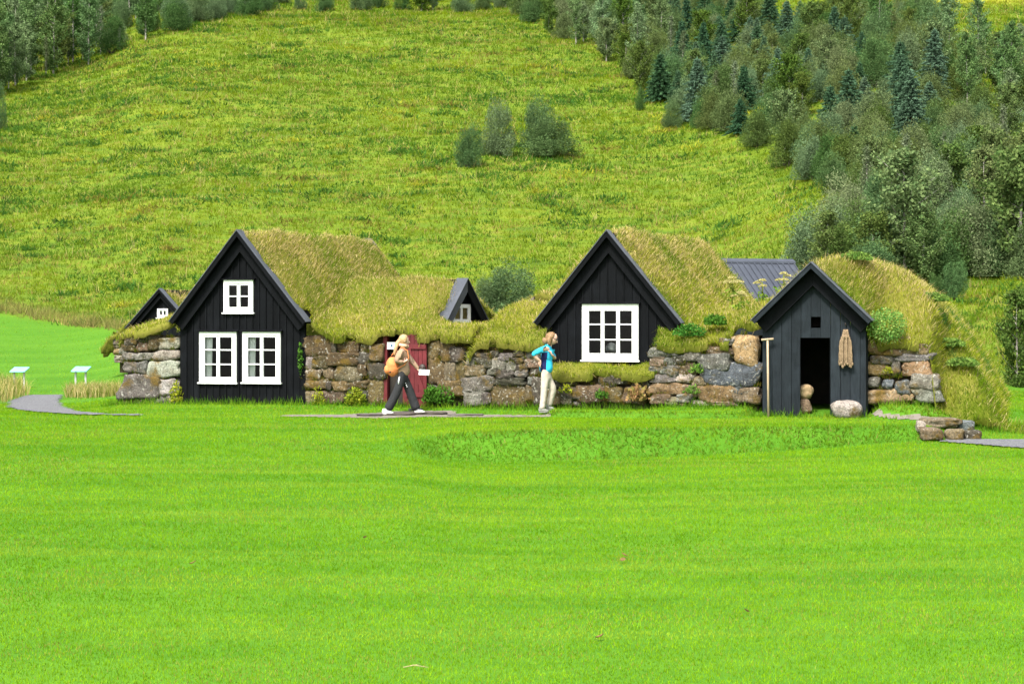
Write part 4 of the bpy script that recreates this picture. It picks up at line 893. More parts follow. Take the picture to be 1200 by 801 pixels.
def spruce(seed, c0, c1, h=3.2):
    """conifer of base radius about 1, tiered drooping boughs"""
    rng = np.random.default_rng(seed); parts = []; z = .15; mb = MB(); mb.tube([(0, 0, -.1), (0, 0, h * .6), (0, 0, h)], [.06, .035, .006], 6)
    while z < h - .05:
        f = 1 - z / h; R = (f ** .7) * rng.uniform(.75, 1.15); nb = max(4, int(5 + 7 * f)); a0 = rng.uniform(0, 6.3)
        for b in range(nb):
            a = a0 + 2 * math.pi * b / nb + rng.normal(0, .15); L = R * rng.uniform(.6, 1.2); k = int(22 + 75 * L); t = rng.uniform(.12, 1, k) ** .8
            up = .22 * L * (1 - t) + .10 * t ** 2 - .30 * t * L; wid = .16 * L * (1.05 - t) + .02
            lat = rng.uniform(-1, 1, k) * wid; P = np.stack([math.cos(a) * t * L - math.sin(a) * lat, math.sin(a) * t * L + math.cos(a) * lat, z + up - np.abs(lat) * .3 + rng.normal(0, .015, k)], 1)
            nr = np.stack([np.full(k, math.cos(a)) - math.sin(a) * lat * 3, np.full(k, math.sin(a)) + math.cos(a) * lat * 3, np.full(k, -.05)], 1)
            parts.append(leaves(P, nr * 1.6, rng.uniform(.10, .19, k), rng, lerp3(c0, c1, np.clip(t * .6 + rng.uniform(0, .5, k), 0, 1)) * rng.uniform(.8, 1.2), .34))
        z += rng.uniform(.11, .17) * (.6 + .6 * f)
    k = 14; P = np.stack([rng.normal(0, .012, k), rng.normal(0, .012, k), rng.uniform(h - .25, h + .08, k)], 1); parts.append(leaves(P, np.tile([0, 0, 2.], (k, 1)), rng.uniform(.1, .16, k), rng, lerp3(c0, c1, np.ones(k)), .3))
    return crown_mesh('crown', parts), mb
def poplar(seed, c0, c1, h=4.2, r0=.62, n=7500, low=.5, pale=True, leaf=.11):
    """slender upright tree, crown of separate leaf clumps on a thin stem"""
    rng = np.random.default_rng(seed); parts = []; mb = MB(); bend = rng.normal(0, .06, 2)
    ax = lambda z: np.array([bend[0] * (z / h) ** 2 * h * .5, bend[1] * (z / h) ** 2 * h * .5, z])
    mb.tube([ax(-.1), ax(h * .3), ax(h * .65), ax(h * .97)], [.055, .045, .028, .006], 6)
    nb = 64
    for i in range(nb):
        f = i / (nb - 1); z = low + (h - low) * f; R = r0 * (math.sin(math.pi * (.12 + .86 * f)) ** .7) * rng.uniform(.5, 1.15); a = rng.uniform(0, 6.3)
        e = ax(z) + np.array([math.cos(a) * R, math.sin(a) * R, R * rng.uniform(.5, 1.0)])
        if i % 3 == 0: mb.tube([ax(z), (ax(z) + e) / 2 + np.array([0, 0, -.03]), e], [.016, .010, .003], 4)
        k = n // nb; t = rng.uniform(.25, 1.1, (k, 1)); P = ax(z) * (1 - t) + e * t + rng.normal(0, .085, (k, 3)); br = rng.uniform(.75, 1.25)
        parts.append(leaves(P, np.tile([math.cos(a) * .3, math.sin(a) * .3, .3], (k, 1)), rng.uniform(.6, 1.3, k) * leaf, rng, lerp3(c0, c1, rng.uniform(0, 1, k)) * br, .6))
    return crown_mesh('crown', parts), mb
def bark(name, c0, c1): return simple(name, c0, c1, 14, .9, .5, .01)
BARK = {'pale': bark('pale_bark', (.22, .20, .17), (.38, .36, .32)), 'dark': bark('dark_bark', (.04, .032, .024), (.08, .065, .05))}
def proto(fn, bk, *a, **k):
    cm, mb = fn(*a, **k); cm.materials.append(M['leaf'])
    t = bpy.data.meshes.new('trunk'); t.from_pydata(mb.v, [], mb.f); t.materials.append(BARK[bk]); t.update(); return cm, t
WG0, WG1 = (.040, .088, .026), (.118, .188, .062)      # grey green willow
KIND = {
 'willow_bush': [proto(willow, 'dark', 300 + i, WG0, WG1, tall=1.15 + .12 * i) for i in range(5)],
 'brown_willow_bush': [proto(willow, 'dark', 320 + i, (.056, .090, .024), (.145, .190, .060), tall=1.3 + .1 * i) for i in range(3)],
 'spruce_tree': [proto(spruce, 'dark', 340 + i, (.026, .078, .036), (.088, .170, .082), h=2.2 + .3 * i) for i in range(4)],
 'poplar_tree': [proto(poplar, 'pale', 360 + i, (.058, .120, .032), (.170, .260, .088), h=4.0 + .5 * i, r0=.85, low=.3) for i in range(4)],
 'birch_tree': [proto(poplar, 'pale', 380 + i, (.050, .095, .018), (.150, .200, .045), h=2.9 + .2 * i, r0=1.0, n=7500, low=.25) for i in range(3)],
 'slim_sapling': [proto(poplar, 'pale', 395 + i, (.065, .100, .040), (.170, .210, .105), h=4.2 + .4 * i, r0=.36, n=1800, low=.8, leaf=.12) for i in range(3)],
}
def tree(kind, x, y, sc, label, cat, group, rng, vi=None, zs=1., base=None):
    P = KIND[base or kind]; cm, tm = P[int(rng.integers(len(P))) if vi is None else vi % len(P)]
    o = thing(kind, label, cat, (x, y, float(zg(x, y)) - .04), rng.uniform(0, 6.28), group); o.scale = (sc, sc * rng.uniform(.9, 1.1), sc * zs)
    for nm, me in (('trunk', tm), ('crown', cm)):
        c = bpy.data.objects.new(nm, me); COL.objects.link(c); c.parent = o
    return o
rt = np.random.default_rng(77)
# the four bushes on the open slope
for px, py, w, hgt, lab in ((549, 196, 30, 55, 'narrow ragged dark willow bush, outermost on the downhill side of the open slope clump'), (584, 183, 38, 58, 'middle upright willow bush with a thin leaning tip on the open slope'),
                            (632, 180, 42, 66, 'tall pointed willow bush growing behind the round bush on the open slope'), (645, 184, 52, 46, 'broad round dark willow bush in front of the tall one on the open slope')):
    x, y, z = ray(px, py); m = y / F; sc = w * m / 1.36; o = tree('willow_bush', x, y, sc, lab, 'bush', None, rt, None, hgt * m / (sc * 1.75)); o['group'] = 'bushes on the open slope'
for px, py, w, hgt, lab in ((750, 130, 14, 26, 'thin little bush standing alone in the grass before the wood edge'), (788, 150, 26, 30, 'small round bush on the grass just outside the wood edge'), (820, 150, 24, 38, 'small upright bush beside the round one at the wood edge'),
                            (1, 152, 16, 44, 'dark bush cut by the picture edge on the lower open slope'),
                            (541, 15, 30, 26, 'round dark bush on the crest of the open slope'), (566, 12, 24, 24, 'small loose bush with a bare stem on the slope crest'), (585, 10, 16, 20, 'smallest bush of the row on the slope crest'), (494, 14, 34, 24, 'pale green bush with light leaves on the slope crest')):
    x, y, z = ray(px, py); m = y / F; sc = w * m / 1.75; tree('willow_bush', x, y, sc, lab, 'bush', 'single bushes on the slope', rt, None, hgt * m / (sc * 1.75), 'birch_tree' if 'pale' in lab else None)

# --- the wood on the right
RW = [(618, 30), (650, 44), (690, 62), (722, 80), (750, 112), (790, 140), (835, 152), (868, 158), (905, 185), (940, 205), (985, 228), (1006, 246), (1000, 275), (965, 292), (945, 302), (945, 330), (1010, 345), (1060, 338), (1110, 330), (1160, 330), (1330, 326), (1330, -22), (600, -22)]
GAP = [[(1078, -60), (1080, 26), (1098, 58), (1130, 82), (1220, 90), (1330, 92), (1330, -60)], [(868, -30), (880, 8), (900, 36), (945, 50), (980, 38), (978, -30)]]
def poisson(poly, gaps, y0, y1, rmin, rng, n=26000):
    Y = y0 + (y1 - y0) * rng.uniform(0, 1, n); K = rng.uniform((-80 - 600) / F, (1290 - 600) / F, n); X = K * Y; Z = zg(X, Y); px, py = pxy(X, Y, Z)
    k = in_poly(px, py, poly)
    for g in gaps: k &= ~in_poly(px, py, g)
    X, Y, px, py = X[k], Y[k], px[k], py[k]; keep = []; grid = {}
    for i in range(len(X)):
        r = rmin(px[i], py[i], Y[i]); ok = True
        ci, cj = int(X[i] // 6), int(Y[i] // 6)
        for a in (-1, 0, 1):
            for b in (-1, 0, 1):
                for q in grid.get((ci + a, cj + b), ()):
                    if (X[q] - X[i]) ** 2 + (Y[q] - Y[i]) ** 2 < r * r: ok = False; break
        if ok: keep.append(i); grid.setdefault((ci, cj), []).append(i)
    return [(X[i], Y[i], px[i], py[i]) for i in keep]
LAB = {'willow_bush': ('dense grey green willow bush', 'bush'), 'brown_willow_bush': ('dense olive brown willow bush', 'bush'), 'spruce_tree': ('blue green spruce with tiered boughs', 'spruce'), 'poplar_tree': ('fresh green upright poplar', 'tree'), 'birch_tree': ('light green loose birch', 'tree')}
def zone_r(px, py):
    if py > 215 and px > 900: return 'low in the right hillside wood'
    if px < 830: return 'in the right wood near the crest'
    if py < 60: return 'at the top of the right wood'
    return 'amid the right hillside wood'
sites = poisson(RW, GAP, 62, 330, lambda px, py, y: (1.75 if py > 235 else 1.85) + .0075 * max(0, y - 80), rt)
sites.sort(key=lambda q: q[1])
for x, y, px, py in sites:
    u = rt.uniform()
    n = float(fbm(px * .012, py * .012, 201, 3))
    sp = sstep(110, 60, abs(py - (.30 * (px - 720) + 62))) * (px < 1100)      # the belt of spruces runs from the tip down to the right
    if u < .5 * sp * (n + .25) * (py < 200) * (px > 730 + 80 * n): kd = 'spruce_tree'
    elif py > 190 or n < .5: kd = 'willow_bush' if u < .58 else ('brown_willow_bush' if u < .86 else 'birch_tree')
    else: kd = 'poplar_tree' if u < .30 else ('birch_tree' if u < .48 else ('willow_bush' if u < .70 else 'brown_willow_bush'))
    far = 1 + max(0, y - 100) * .0026
    sc = {'willow_bush': 1.35, 'brown_willow_bush': 1.3, 'spruce_tree': 1.25, 'poplar_tree': .92, 'birch_tree': 1.02}[kd] * rt.uniform(.75, 1.2) * min(far, 1.6)
    lab, cat = LAB[kd]
    tree(kd, x, y, sc, f'{lab} {zone_r(px, py)}', cat, f'{cat}s {zone_r(px, py)}', rt)
for i, px in enumerate(range(952, 1250, 27)):      # the front row along the meadow
    x, y, z = ray(px, np.interp(px, [950, 1000, 1060, 1110, 1250], [318, 330, 330, 325, 322])); kd = ('willow_bush', 'willow_bush', 'brown_willow_bush', 'willow_bush', 'birch_tree')[i % 5]
    lab, cat = LAB[kd]; tree(kd, x, y, rt.uniform(1.2, 1.6), f'{lab} in the front row of the right wood above the meadow', cat, f'{cat}s in the front row of the right wood', rt)
# slim pale saplings that rise out of the low wood
for px, py, h_ in ((765 + 248, 230, 0), (1016, 262, 90), (1060, 262, 95), (985, 300, 48), (860, 140, 62), (838, 136, 58), (786, 80, 55), (1175, 210, 85), (1105, 232, 70), (800, 92, 60)):
    if h_ == 0: continue
    x, y, z = ray(px, py); tree('slim_sapling', x, y, h_ * y / F / 4.6, 'slim pale leaved sapling rising above the bushes of the right hillside wood', 'tree', 'pale saplings in the right wood', rt)
# --- the wood on the left and behind the crest
LW = [(-80, 134), (0, 112), (60, 90), (110, 74), (150, 60), (200, 42), (240, 30), (290, 20), (335, 9), (335, -30), (-80, -30)]
for x, y, px, py in poisson(LW, [], 150, 330, lambda px, py, y: 2.5 + .010 * max(0, y - 160), rt, 20000):
    u = rt.uniform(); edge = py > np.interp(px, [q[0] for q in LW[:9]], [q[1] for q in LW[:9]]) - 26
    kd = ('poplar_tree' if u < .8 else 'birch_tree') if px < 120 else ('willow_bush' if u < .75 else 'poplar_tree')
    sc = {'poplar_tree': 1.5, 'birch_tree': 1.5, 'willow_bush': 1.7}[kd] * rt.uniform(.85, 1.2) * (1 if not edge else .95); lab, cat = LAB[kd]
    zn = 'in the tall wood at the left top' if px < 120 else 'along the wood edge on the left crest'
    tree(kd, x, y, sc, f'{lab} {zn}', cat, f'{cat}s {zn}', rt)
for px, py, h_ in ((10, 104, 62), (33, 92, 50), (54, 90, 46), (80, 76, 48), (97, 71, 40), (118, 64, 52), (140, 60, 30)):
    x, y, z = ray(px, py); tree('slim_sapling', x, y, h_ * y / F / 4.6, 'slender young poplar with a bare pale stem at the left wood edge', 'tree', 'young poplars at the left wood edge', rt)
CR = [(350, 14), (600, 12), (640, 10), (700, 0), (700, -30), (350, -30)]
for x, y, px, py in poisson(CR, [], 226, 310, lambda px, py, y: 3.6, rt, 9000):
    u = rt.uniform(); kd = 'willow_bush' if u < .5 else ('birch_tree' if u < .8 else 'poplar_tree'); lab, cat = LAB[kd]
    tree(kd, x, y, rt.uniform(1.0, 1.8), f'{lab} behind the grassy crest', cat, f'{cat}s behind the grassy crest', rt)

# ------------------------------------------------------------------ small plants
def clump(name, label, cat, ctr, rad, n, leaf, c0, c1, rng, group=None, aspect=.55, up=.6, stems=True):
    """low leafy plant: stems with leaves on them, one mesh"""
    parts = []; P = sphere_pts(n, rng) * (rng.uniform(.25, 1.05, (n, 1)) ** .6); P[:, 2] = np.abs(P[:, 2]) if up > .3 else P[:, 2]; P = P * np.array(rad)
    nr = P / np.maximum(np.linalg.norm(P, axis=1), 1e-6)[:, None] + np.array([0, 0, up]); t = rng.uniform(0, 1, n)
    V, Q, C = leaves(P, nr, rng.uniform(.6, 1.3, n) * leaf, rng, lerp3(c0, c1, t) * rng.uniform(.75, 1.25, (n, 1)), aspect)
    o = link(name, np_mesh(name, V, None, C, None, False, Q), None, M['plant']); o.location = ctr; return tag(o, label, cat, group)
def at(px, py, v):
    """point on the farm front plane v metres behind it"""
    s, z = SZ(px, py, v); x, y = loc(s, v); return (x, y, z)
rp = np.random.default_rng(88)
YG = ((.13, .19, .015), (.36, .36, .03)); GR = ((.035, .11, .012), (.10, .22, .03))
G = 'small plants along the wall foot'
clump('wall_plant', 'yellow green leafy plant at the foot of the left corner stones', 'plant', at(206, 471, -.1), (.17, .12, .50), 260, .07, *YG, rp, G)
clump('wall_plant', 'small yellow leaved plant with thin stems by the black gable corner', 'plant', at(373, 474, -.12), (.17, .1, .42), 170, .06, *YG, rp, G)
clump('wall_plant', 'low bushy yellow green plant below the mossy stones', 'plant', at(416, 473, -.14), (.26, .14, .36), 560, .07, (.11, .18, .015), (.30, .32, .03), rp, G)
clump('climbing_plant', 'bright green climber on the stone edge beside the tall black gable', 'plant', at(352, 420, -.12), (.07, .08, .36), 130, .06, *GR, rp, None, .6, .2)
clump('wall_plant', 'green broad leaved plant beside the red door', 'plant', at(505, 470, -.1), (.20, .14, .40), 330, .08, *GR, rp, G)
clump('wall_plant', 'dark green nettle clump between the red door and the rough stones', 'plant', at(520, 472, -.1), (.24, .14, .42), 260, .07, *GR, rp, G)
clump('turf_shrub', 'dense fresh green shrub on the turf edge left of the shed', 'shrub', at(808, 393, -.02), (.36, .22, .26), 700, .06, (.025, .10, .012), (.075, .21, .035), rp, None, .5)
clump('turf_herb', 'small green herb tuft on the low roof right of the big window house', 'plant', at(838, 380, .25), (.26, .2, .22), 520, .07, *GR, rp)
clump('wall_plant', 'red tinged broad leaved plant on the low wall below the ledge', 'plant', at(748, 468, -.14), (.25, .12, .34), 190, .085, (.17, .16, .04), (.36, .20, .10), rp, G, .8)
clump('wall_plant', 'green leafy plant below the ledge beside the red tinged one', 'plant', at(705, 466, -.1), (.16, .1, .20), 100, .07, *GR, rp, G)
clump('wall_plant', 'small pale green rosette on the low wall behind the woman in blue', 'plant', at(663, 460, -.1), (.15, .1, .20), 80, .07, *YG, rp, G)
clump('wall_plant', 'low green rosette on the ochre stones right of the ledge', 'plant', at(811, 461, -.1), (.18, .1, .20), 150, .06, (.06, .15, .02), (.17, .28, .05), rp, G)
clump('wall_plant', 'fern like tuft between the upper stones right of the ledge', 'plant', at(816, 436, -.1), (.18, .1, .20), 130, .06, (.06, .15, .02), (.17, .28, .05), rp, G)
clump('wall_plant', 'yellow green seedling between the ochre stones right of the shed', 'plant', at(1040, 437, -.1), (.12, .08, .16), 90, .05, *YG, rp, G)
# stonecrop dome on the shed corner
ct = at(1039, 381, -.28); o = clump('stonecrop', 'pale green round stonecrop cushion on the stone corner right of the shed', 'plant', ct, (.42, .34, .36), 1800, .05, (.06, .20, .035), (.28, .40, .10), rp, None, .6, .0)
# shrub on the slope behind the farm
for px, py, w, h_, lab in ((600, 372, 74, 62, 'spreading grey green willow shrub on the slope behind the low back gable'), (572, 365, 40, 40, 'lower side shrub of the willow thicket behind the back gable')):
    X, Y = (px - 600) / F * 72, 72.; sc = w * Y / F / 1.6; o = tree('willow_shrub', X, Y, sc, lab, 'shrub', None, rt, 1, h_ * Y / F / sc / 1.7, 'willow_bush'); o.location.z = CZ - (py - HZ) / F * Y
for px, py, w, h_, lab in ((1118, 345, 40, 44, 'pale upright willow shrub behind the crest of the turf mound'), (1098, 340, 24, 24, 'yellow green young shrub at the foot of the right wood'), (1192, 470, 54, 66, 'dark green leafy shrub at the right edge beyond the mound'), (1215, 474, 50, 50, 'half seen dark shrub cut by the right picture edge')):
    Y = 62. if py < 400 else 49.; X = (px - 600) / F * Y; sc = w * Y / F / 1.9; o = tree('willow_shrub', X, Y, sc, lab, 'shrub', None, rt, 2, h_ * Y / F / sc / 1.7, 'birch_tree' if 'dark' in lab else 'willow_bush'); o.location.z = CZ - (py - HZ) / F * Y - .1
# wild angelica on the roofs
def angelica(px, py, v, h_, heads, label):
    x, y, z = at(px, py, v); rtg = thing('angelica_plant', label, 'plant', (x, y, z - h_), 0, 'angelica plants on the turf roofs')
    mb = MB(); mb.tube([(0, 0, -.1), (.01, 0, h_ * .9)], [.014, .010], 6, 0, (.22, .27, .05)); tops = []
    for i in range(heads):
        a = i * 2.4; r = 0 if i == 0 else rp.uniform(.10, .20); t = Vector((r * math.cos(a), r * math.sin(a) * .7, h_ * (1 if i == 0 else rp.uniform(.72, .98))))
        mb.tube([(.008, 0, h_ * .45), (t.x * .7, t.y * .7, t.z - .10), (t.x, t.y, t.z - .03)], [.009, .007, .005], 5, 0, (.22, .27, .05)); tops.append(t)
    mb.build('stem', M['plant'], rtg)
    for t in tops:
        n = 150; d = sphere_pts(n, rp); d[:, 2] = np.abs(d[:, 2]); P = d * np.array([.10, .10, .05]) * (rp.uniform(.6, 1., (n, 1))) + np.array([t.x, t.y, t.z - .02])
        V, Q, C = leaves(P, d, rp.uniform(.02, .035, n), rp, lerp3((.34, .32, .10), (.55, .50, .24), rp.uniform(0, 1, n)), .8); link('flower_head', np_mesh('flower_head', V, None, C, None, False, Q), rtg, M['plant'])
    n = 60; P = rp.normal(0, 1, (n, 3)) * np.array([.12, .10, .07]) * .8 + np.array([0, 0, h_ * .3]); V, Q, C = leaves(P, P * 3, rp.uniform(.06, .11, n), rp, lerp3((.08, .17, .02), (.22, .32, .04), rp.uniform(0, 1, n)), .55); link('foliage', np_mesh('foliage', V, None, C, None, False, Q), rtg, M['plant'])
angelica(858, 325, 2.2, .5, 7, 'angelica with a broad cluster of straw coloured heads on the big window house roof')
angelica(868, 342, 1.4, .4, 4, 'low angelica with three pale heads below the broad one on the roof')
angelica(893, 328, 2.2, .55, 3, 'angelica with stacked yellow green heads before the metal roof')
angelica(918, 320, 3.0, .5, 4, 'angelica with loose yellow heads just left of the shed gable')
# tall dry grass by the gravel path
def drygrass(label, poly, rng, n, hgt):
    P = [ray(*p)[:2] for p in poly]; xs = [p[0] for p in P]; ys = [p[1] for p in P]; X = rng.uniform(min(xs), max(xs), n); Y = rng.uniform(min(ys), max(ys), n); k = in_poly(X, Y, P) & ~on_path(X, Y); X, Y = X[k], Y[k]; n = len(X)
    col = lerp3((.36, .29, .09), (.50, .42, .20), rng.uniform(0, 1, n)); g = rng.uniform(0, 1, n) < .38; col = np.where(g[:, None], lerp3((.11, .19, .02), (.22, .26, .03), rng.uniform(0, 1, n)), col)
    V, T, C = blades(np.stack([X, Y, zg(X, Y) - .01], 1), rng.uniform(hgt * .5, hgt, n), rng.uniform(.010, .018, n), rng.normal(0, .4, (n, 2)), rng, col * .85, col * 1.1, 2)
    tag(link('tall_grass', np_mesh('tall_grass', V, T, C), None, M['blade']), label, 'grass', kind='stuff')
rg = np.random.default_rng(99)
drygrass('tall straw coloured grass left of the gravel path', [(-60, 478), (-60, 452), (18, 453), (34, 462), (33, 468), (14, 470), (-5, 474)], rg, 5500, .62)
drygrass('tall straw coloured grass right of the gravel path under the info board', [(76, 466), (80, 460.5), (142, 458), (145, 463), (120, 466)], rg, 4500, .42)


# scattered leafy herbs on the mound
for i, (px, py, v, lab) in enumerate(((1003, 322, .9, 'small bright green herb near the top of the turf mound'), (1092, 352, 1.6, 'bluish green lupine tuft on the shoulder of the turf mound'), (1112, 372, 1.4, 'leafy lupine tuft lower down the right side of the turf mound'), (1128, 398, 1.0, 'lowest lupine tuft near the right foot of the turf mound'))):
    s_, _ = SZ(px, py, v); x, y = loc(s_, v); zz = float(turfC(np.array([s_]), np.array([v]))[0]); clump('turf_herb', lab, 'plant', (x, y, zz + .04), (.36, .28, .17), 700, .075, (.07, .16, .03), (.20, .29, .06), rp, 'herbs on the turf mound')
# ------------------------------------------------------------------ people
def skin(name, nodes, edges, parent, mat, sub=2, extra=None, root=0, matfn=None, smooth=True):
    """continuous surface grown over a skeleton: nodes (x,y,z,rx,ry)"""
    me = bpy.data.meshes.new('skeleton'); me.from_pydata([n[:3] for n in nodes], edges, []); ob = bpy.data.objects.new('skeleton', me); COL.objects.link(ob)
    sk = ob.modifiers.new('skin', 'SKIN'); sk.use_smooth_shade = True; sk.branch_smoothing = .6
    if not me.skin_vertices: pass
    sv = me.skin_vertices[0].data if me.skin_vertices else None
    if sv is None:
        me.attributes
    for i, n in enumerate(nodes): sv[i].radius = (n[3], n[4] if len(n) > 4 else n[3]); sv[i].use_root = (i == root)
    ss = ob.modifiers.new('sub', 'SUBSURF'); ss.levels = sub; ss.render_levels = sub
    dg = bpy.context.evaluated_depsgraph_get(); ev = ob.evaluated_get(dg); m2 = bpy.data.meshes.new_from_object(ev); bpy.data.objects.remove(ob); bpy.data.meshes.remove(me)
    V = [tuple(v.co) for v in m2.vertices]; Fs = [tuple(p.vertices) for p in m2.polygons]; bpy.data.meshes.remove(m2)
    mb = MB(); mb.mesh(V, Fs, 0, (1, 1, 1), smooth)
    if extra: extra(mb)
    o = mb.build(name, mat, parent)
    if matfn:
        for p in o.data.polygons: p.material_index = matfn(p.center, p.normal)
    return o
def hand(mb, wrist, direction, palm_n, size=.17, curl=.5, thumb=1):
    """palm and five bent fingers; direction wrist->knuckles, palm_n faces out of the palm"""
    d = Vector(direction).normalized(); n = Vector(palm_n); n = (n - d * n.dot(d)).normalized(); sd = d.cross(n); w = Vector(wrist)
    k = w + d * size * .5
    mb.tube([w - d * .02, w + d * size * .15, w + d * size * .38, k], [.024, .031, .036, .033], 8, flat=.55)
    for i, (o, ln) in enumerate(((-.030, .34), (-.010, .44), (.010, .47), (.029, .42))):
        b = k + sd * o * thumb - d * .012; p = [b]; dd = d.copy(); L = ln * size
        for j, f in enumerate((.45, .32, .23)):
            a = curl * (.5 + .5 * j); dd = (d * math.cos(a) + n * math.sin(a)); p.append(p[-1] + dd * L * f)
        mb.tube(p, [.0095, .009, .0078, .0055], 6)
    b = w + d * size * .12 - sd * .026 * thumb; t1 = b + (d * .5 - sd * .75 * thumb + n * .25).normalized() * size * .22; t2 = t1 + (d * .8 - sd * .25 * thumb + n * .4).normalized() * size * .2
    mb.tube([b + sd * .01 * thumb, t1, t2], [.013, .011, .007], 6)
def head_shape(mb, c, face, r=.098, tilt=0.):
    """skull with brow, nose, lips, chin, eyes and ears; face = direction it looks"""
    f = Vector(face).normalized(); up = Vector((0, 0, 1)); up = (up - f * up.dot(f)).normalized(); sd = up.cross(f); c = Vector(c)
    W = lambda a, b, z: c + f * a + sd * b + up * z
    V = []; nu, nv = 20, 14; Fs = []
    for i in range(nv + 1):
        la = -math.pi / 2 + math.pi * i / nv
        for j in range(nu):
            lo = 2 * math.pi * j / nu; x = math.cos(la) * math.cos(lo); y = math.cos(la) * math.sin(lo); z = math.sin(la)
            wx = 1.0; wy = .80 - .16 * max(0, -z) ; a = x * .098 * wx; b = y * .098 * wy; h = z * .125
            if x > 0 and z < -.1: a += .012 * x * (1 - abs(y))          # jaw forward
            if x < 0 and z < -.3: a *= .75
            if x > .6 and .0 < z < .3: a -= .006                        # eye hollows
            V.append(W(a, b, h))
    for i in range(nv):
        for j in range(nu): Fs.append((i * nu + j, i * nu + (j + 1) % nu, (i + 1) * nu + (j + 1) % nu, (i + 1) * nu + j))
    mb.mesh(V, Fs, 0, (1, 1, 1), True)
    mb.tube([W(.086, 0, .018), W(.105, 0, -.012), W(.116, 0, -.032), W(.094, 0, -.042)], [.008, .012, .015, .010], 8)   # nose
    mb.tube([W(.088, -.022, -.066), W(.100, 0, -.064), W(.088, .022, -.066)], [.004, .008, .004], 6, 1)                # mouth
    for s in (-1, 1):
        mb.ball(W(.082, s * .032, .012), .011, 8, 6, 2)
        mb.tube([W(-.008, s * .080, .025), W(-.022, s * .090, .0), W(-.008, s * .080, -.035)], [.008, .014, .008], 6)
M['lips'] = simple('lips', (.42, .16, .13), (.46, .19, .16), 9, .5, .02); M['eye'] = simple('eye', (.05, .04, .03), (.10, .08, .06), 9, .2, .01)
def shoe(name, heel, toe, mat, parent, lift=0.):
    h = Vector(heel); t = Vector(toe); d = (t - h).normalized(); L = (t - h).length; mb = MB()
    mb.tube([h + d * -.01 + Vector((0, 0, .05)), h + d * L * .18 + Vector((0, 0, .055)), h + d * L * .45 + Vector((0, 0, .052)), h + d * L * .75 + Vector((0, 0, .038)), t + Vector((0, 0, .026))], [.034, .046, .046, .043, .018], 10, flat=.9)
    mb.tube([h + d * .0 + Vector((0, 0, .012)), h + d * L * .3 + Vector((0, 0, .012)), h + d * L * .72 + Vector((0, 0, .012)), t + d * .005 + Vector((0, 0, .016))], [.038, .044, .047, .022], 10, flat=.33)
    mb.tube([h + d * L * .2 + Vector((0, 0, .06)), h + d * L * .2 + Vector((0, 0, .115))], [.043, .047], 10)
    return mb.build(name, mat, parent)

def person_place(px, py, Y):
    X = (px - 600) / F * Y; return X, Y, float(zg(X, Y)) + .02
# ---- woman walking with the orange backpack
k1 = person_place(472, 489, 42.3)
p1 = thing('person', 'walking person in beige jacket and charcoal trousers with an orange backpack holding a white leaflet', 'person', k1)
def ex1(mb):
    head_shape(mb, (.035, .0, 1.555), (.93, .37, -.04))
    hand(mb, (.325, .17, .93), (.9, .05, -.25), (0, .2, -1), .175, .55, 1)
    hand(mb, (.045, -.20, 1.115), (.7, .35, .5), (.2, .9, .1), .165, 1.1, -1)
skin('body', [(0, 0, .92, .08, .10), (.01, 0, 1.1, .08, .10), (.0, 0, 1.30, .09, .12), (.01, 0, 1.40, .07, .08), (.025, 0, 1.47, .05, .05), (.035, 0, 1.53, .055, .055),
   (.02, .16, 1.37, .05, .05), (.17, .19, 1.13, .042, .042), (.325, .17, .935, .028, .028), (-.01, -.17, 1.36, .05, .05), (-.12, -.22, 1.13, .042, .042), (.045, -.20, 1.115, .028, .028),
   (.02, .085, .85, .08, .08), (.145, .09, .47, .06, .06), (.295, .09, .10, .04, .04), (-.02, -.085, .85, .08, .08), (-.125, -.09, .47, .06, .06), (-.325, -.09, .13, .04, .04)],
   [(0, 1), (1, 2), (2, 3), (3, 4), (4, 5), (2, 6), (6, 7), (7, 8), (2, 9), (9, 10), (10, 11), (0, 12), (12, 13), (13, 14), (0, 15), (15, 16), (16, 17)], p1, [M['skin'], M['lips'], M['eye']], 2, ex1)
skin('jacket', [(0, 0, .77, .155, .185), (.0, 0, 1.02, .13, .16), (.005, 0, 1.2, .135, .17), (.0, 0, 1.345, .115, .15), (.02, 0, 1.43, .075, .085),
   (.01, .175, 1.355, .075, .075), (.10, .215, 1.22, .068, .068), (.185, .21, 1.12, .060, .060), (.325, .175, .945, .042, .042), (-.02, -.18, 1.345, .080, .08), (-.085, -.235, 1.22, .085, .085), (-.125, -.235, 1.13, .078, .078), (.03, -.215, 1.11, .044, .044)],
   [(0, 1), (1, 2), (2, 3), (3, 4), (3, 5), (5, 6), (6, 7), (7, 8), (3, 9), (9, 10), (10, 11), (11, 12)], p1, M['jacket'], 2, None, 2)
tr1 = skin('trousers', [(0, 0, 1.0, .11, .14), (.0, 0, .82, .125, .155), (.045, .085, .72, .100, .10), (.15, .09, .47, .098, .095), (.222, .09, .27, .10, .095), (.295, .09, .075, .108, .10), (-.035, -.085, .72, .100, .10), (-.12, -.09, .47, .098, .095), (-.22, -.09, .27, .10, .095), (-.325, -.09, .085, .105, .10)],
   [(0, 1), (1, 2), (2, 3), (3, 4), (4, 5), (1, 6), (6, 7), (7, 8), (8, 9)], p1, M['cargo'], 2, None, 1)
mb = MB()
for (x, z) in ((.06, .66), (.075, .62), (.09, .585)): mb.tube([(x, -.025 , z), (x, -.035, z)], .012, 7)
mb.tube([(-.06, -.155, .80), (-.075, -.175, .72), (-.08, -.17, .64)], [.012, .016, .01], 6)
mb.build('pocket_button', M['paper'], tr1)
shoe('shoe', (.255, .09, .0), (.475, .085, .0), M['shoe'], p1); shoe('shoe', (-.42, -.09, .005), (-.19, -.10, .0), M['shoe'], p1)
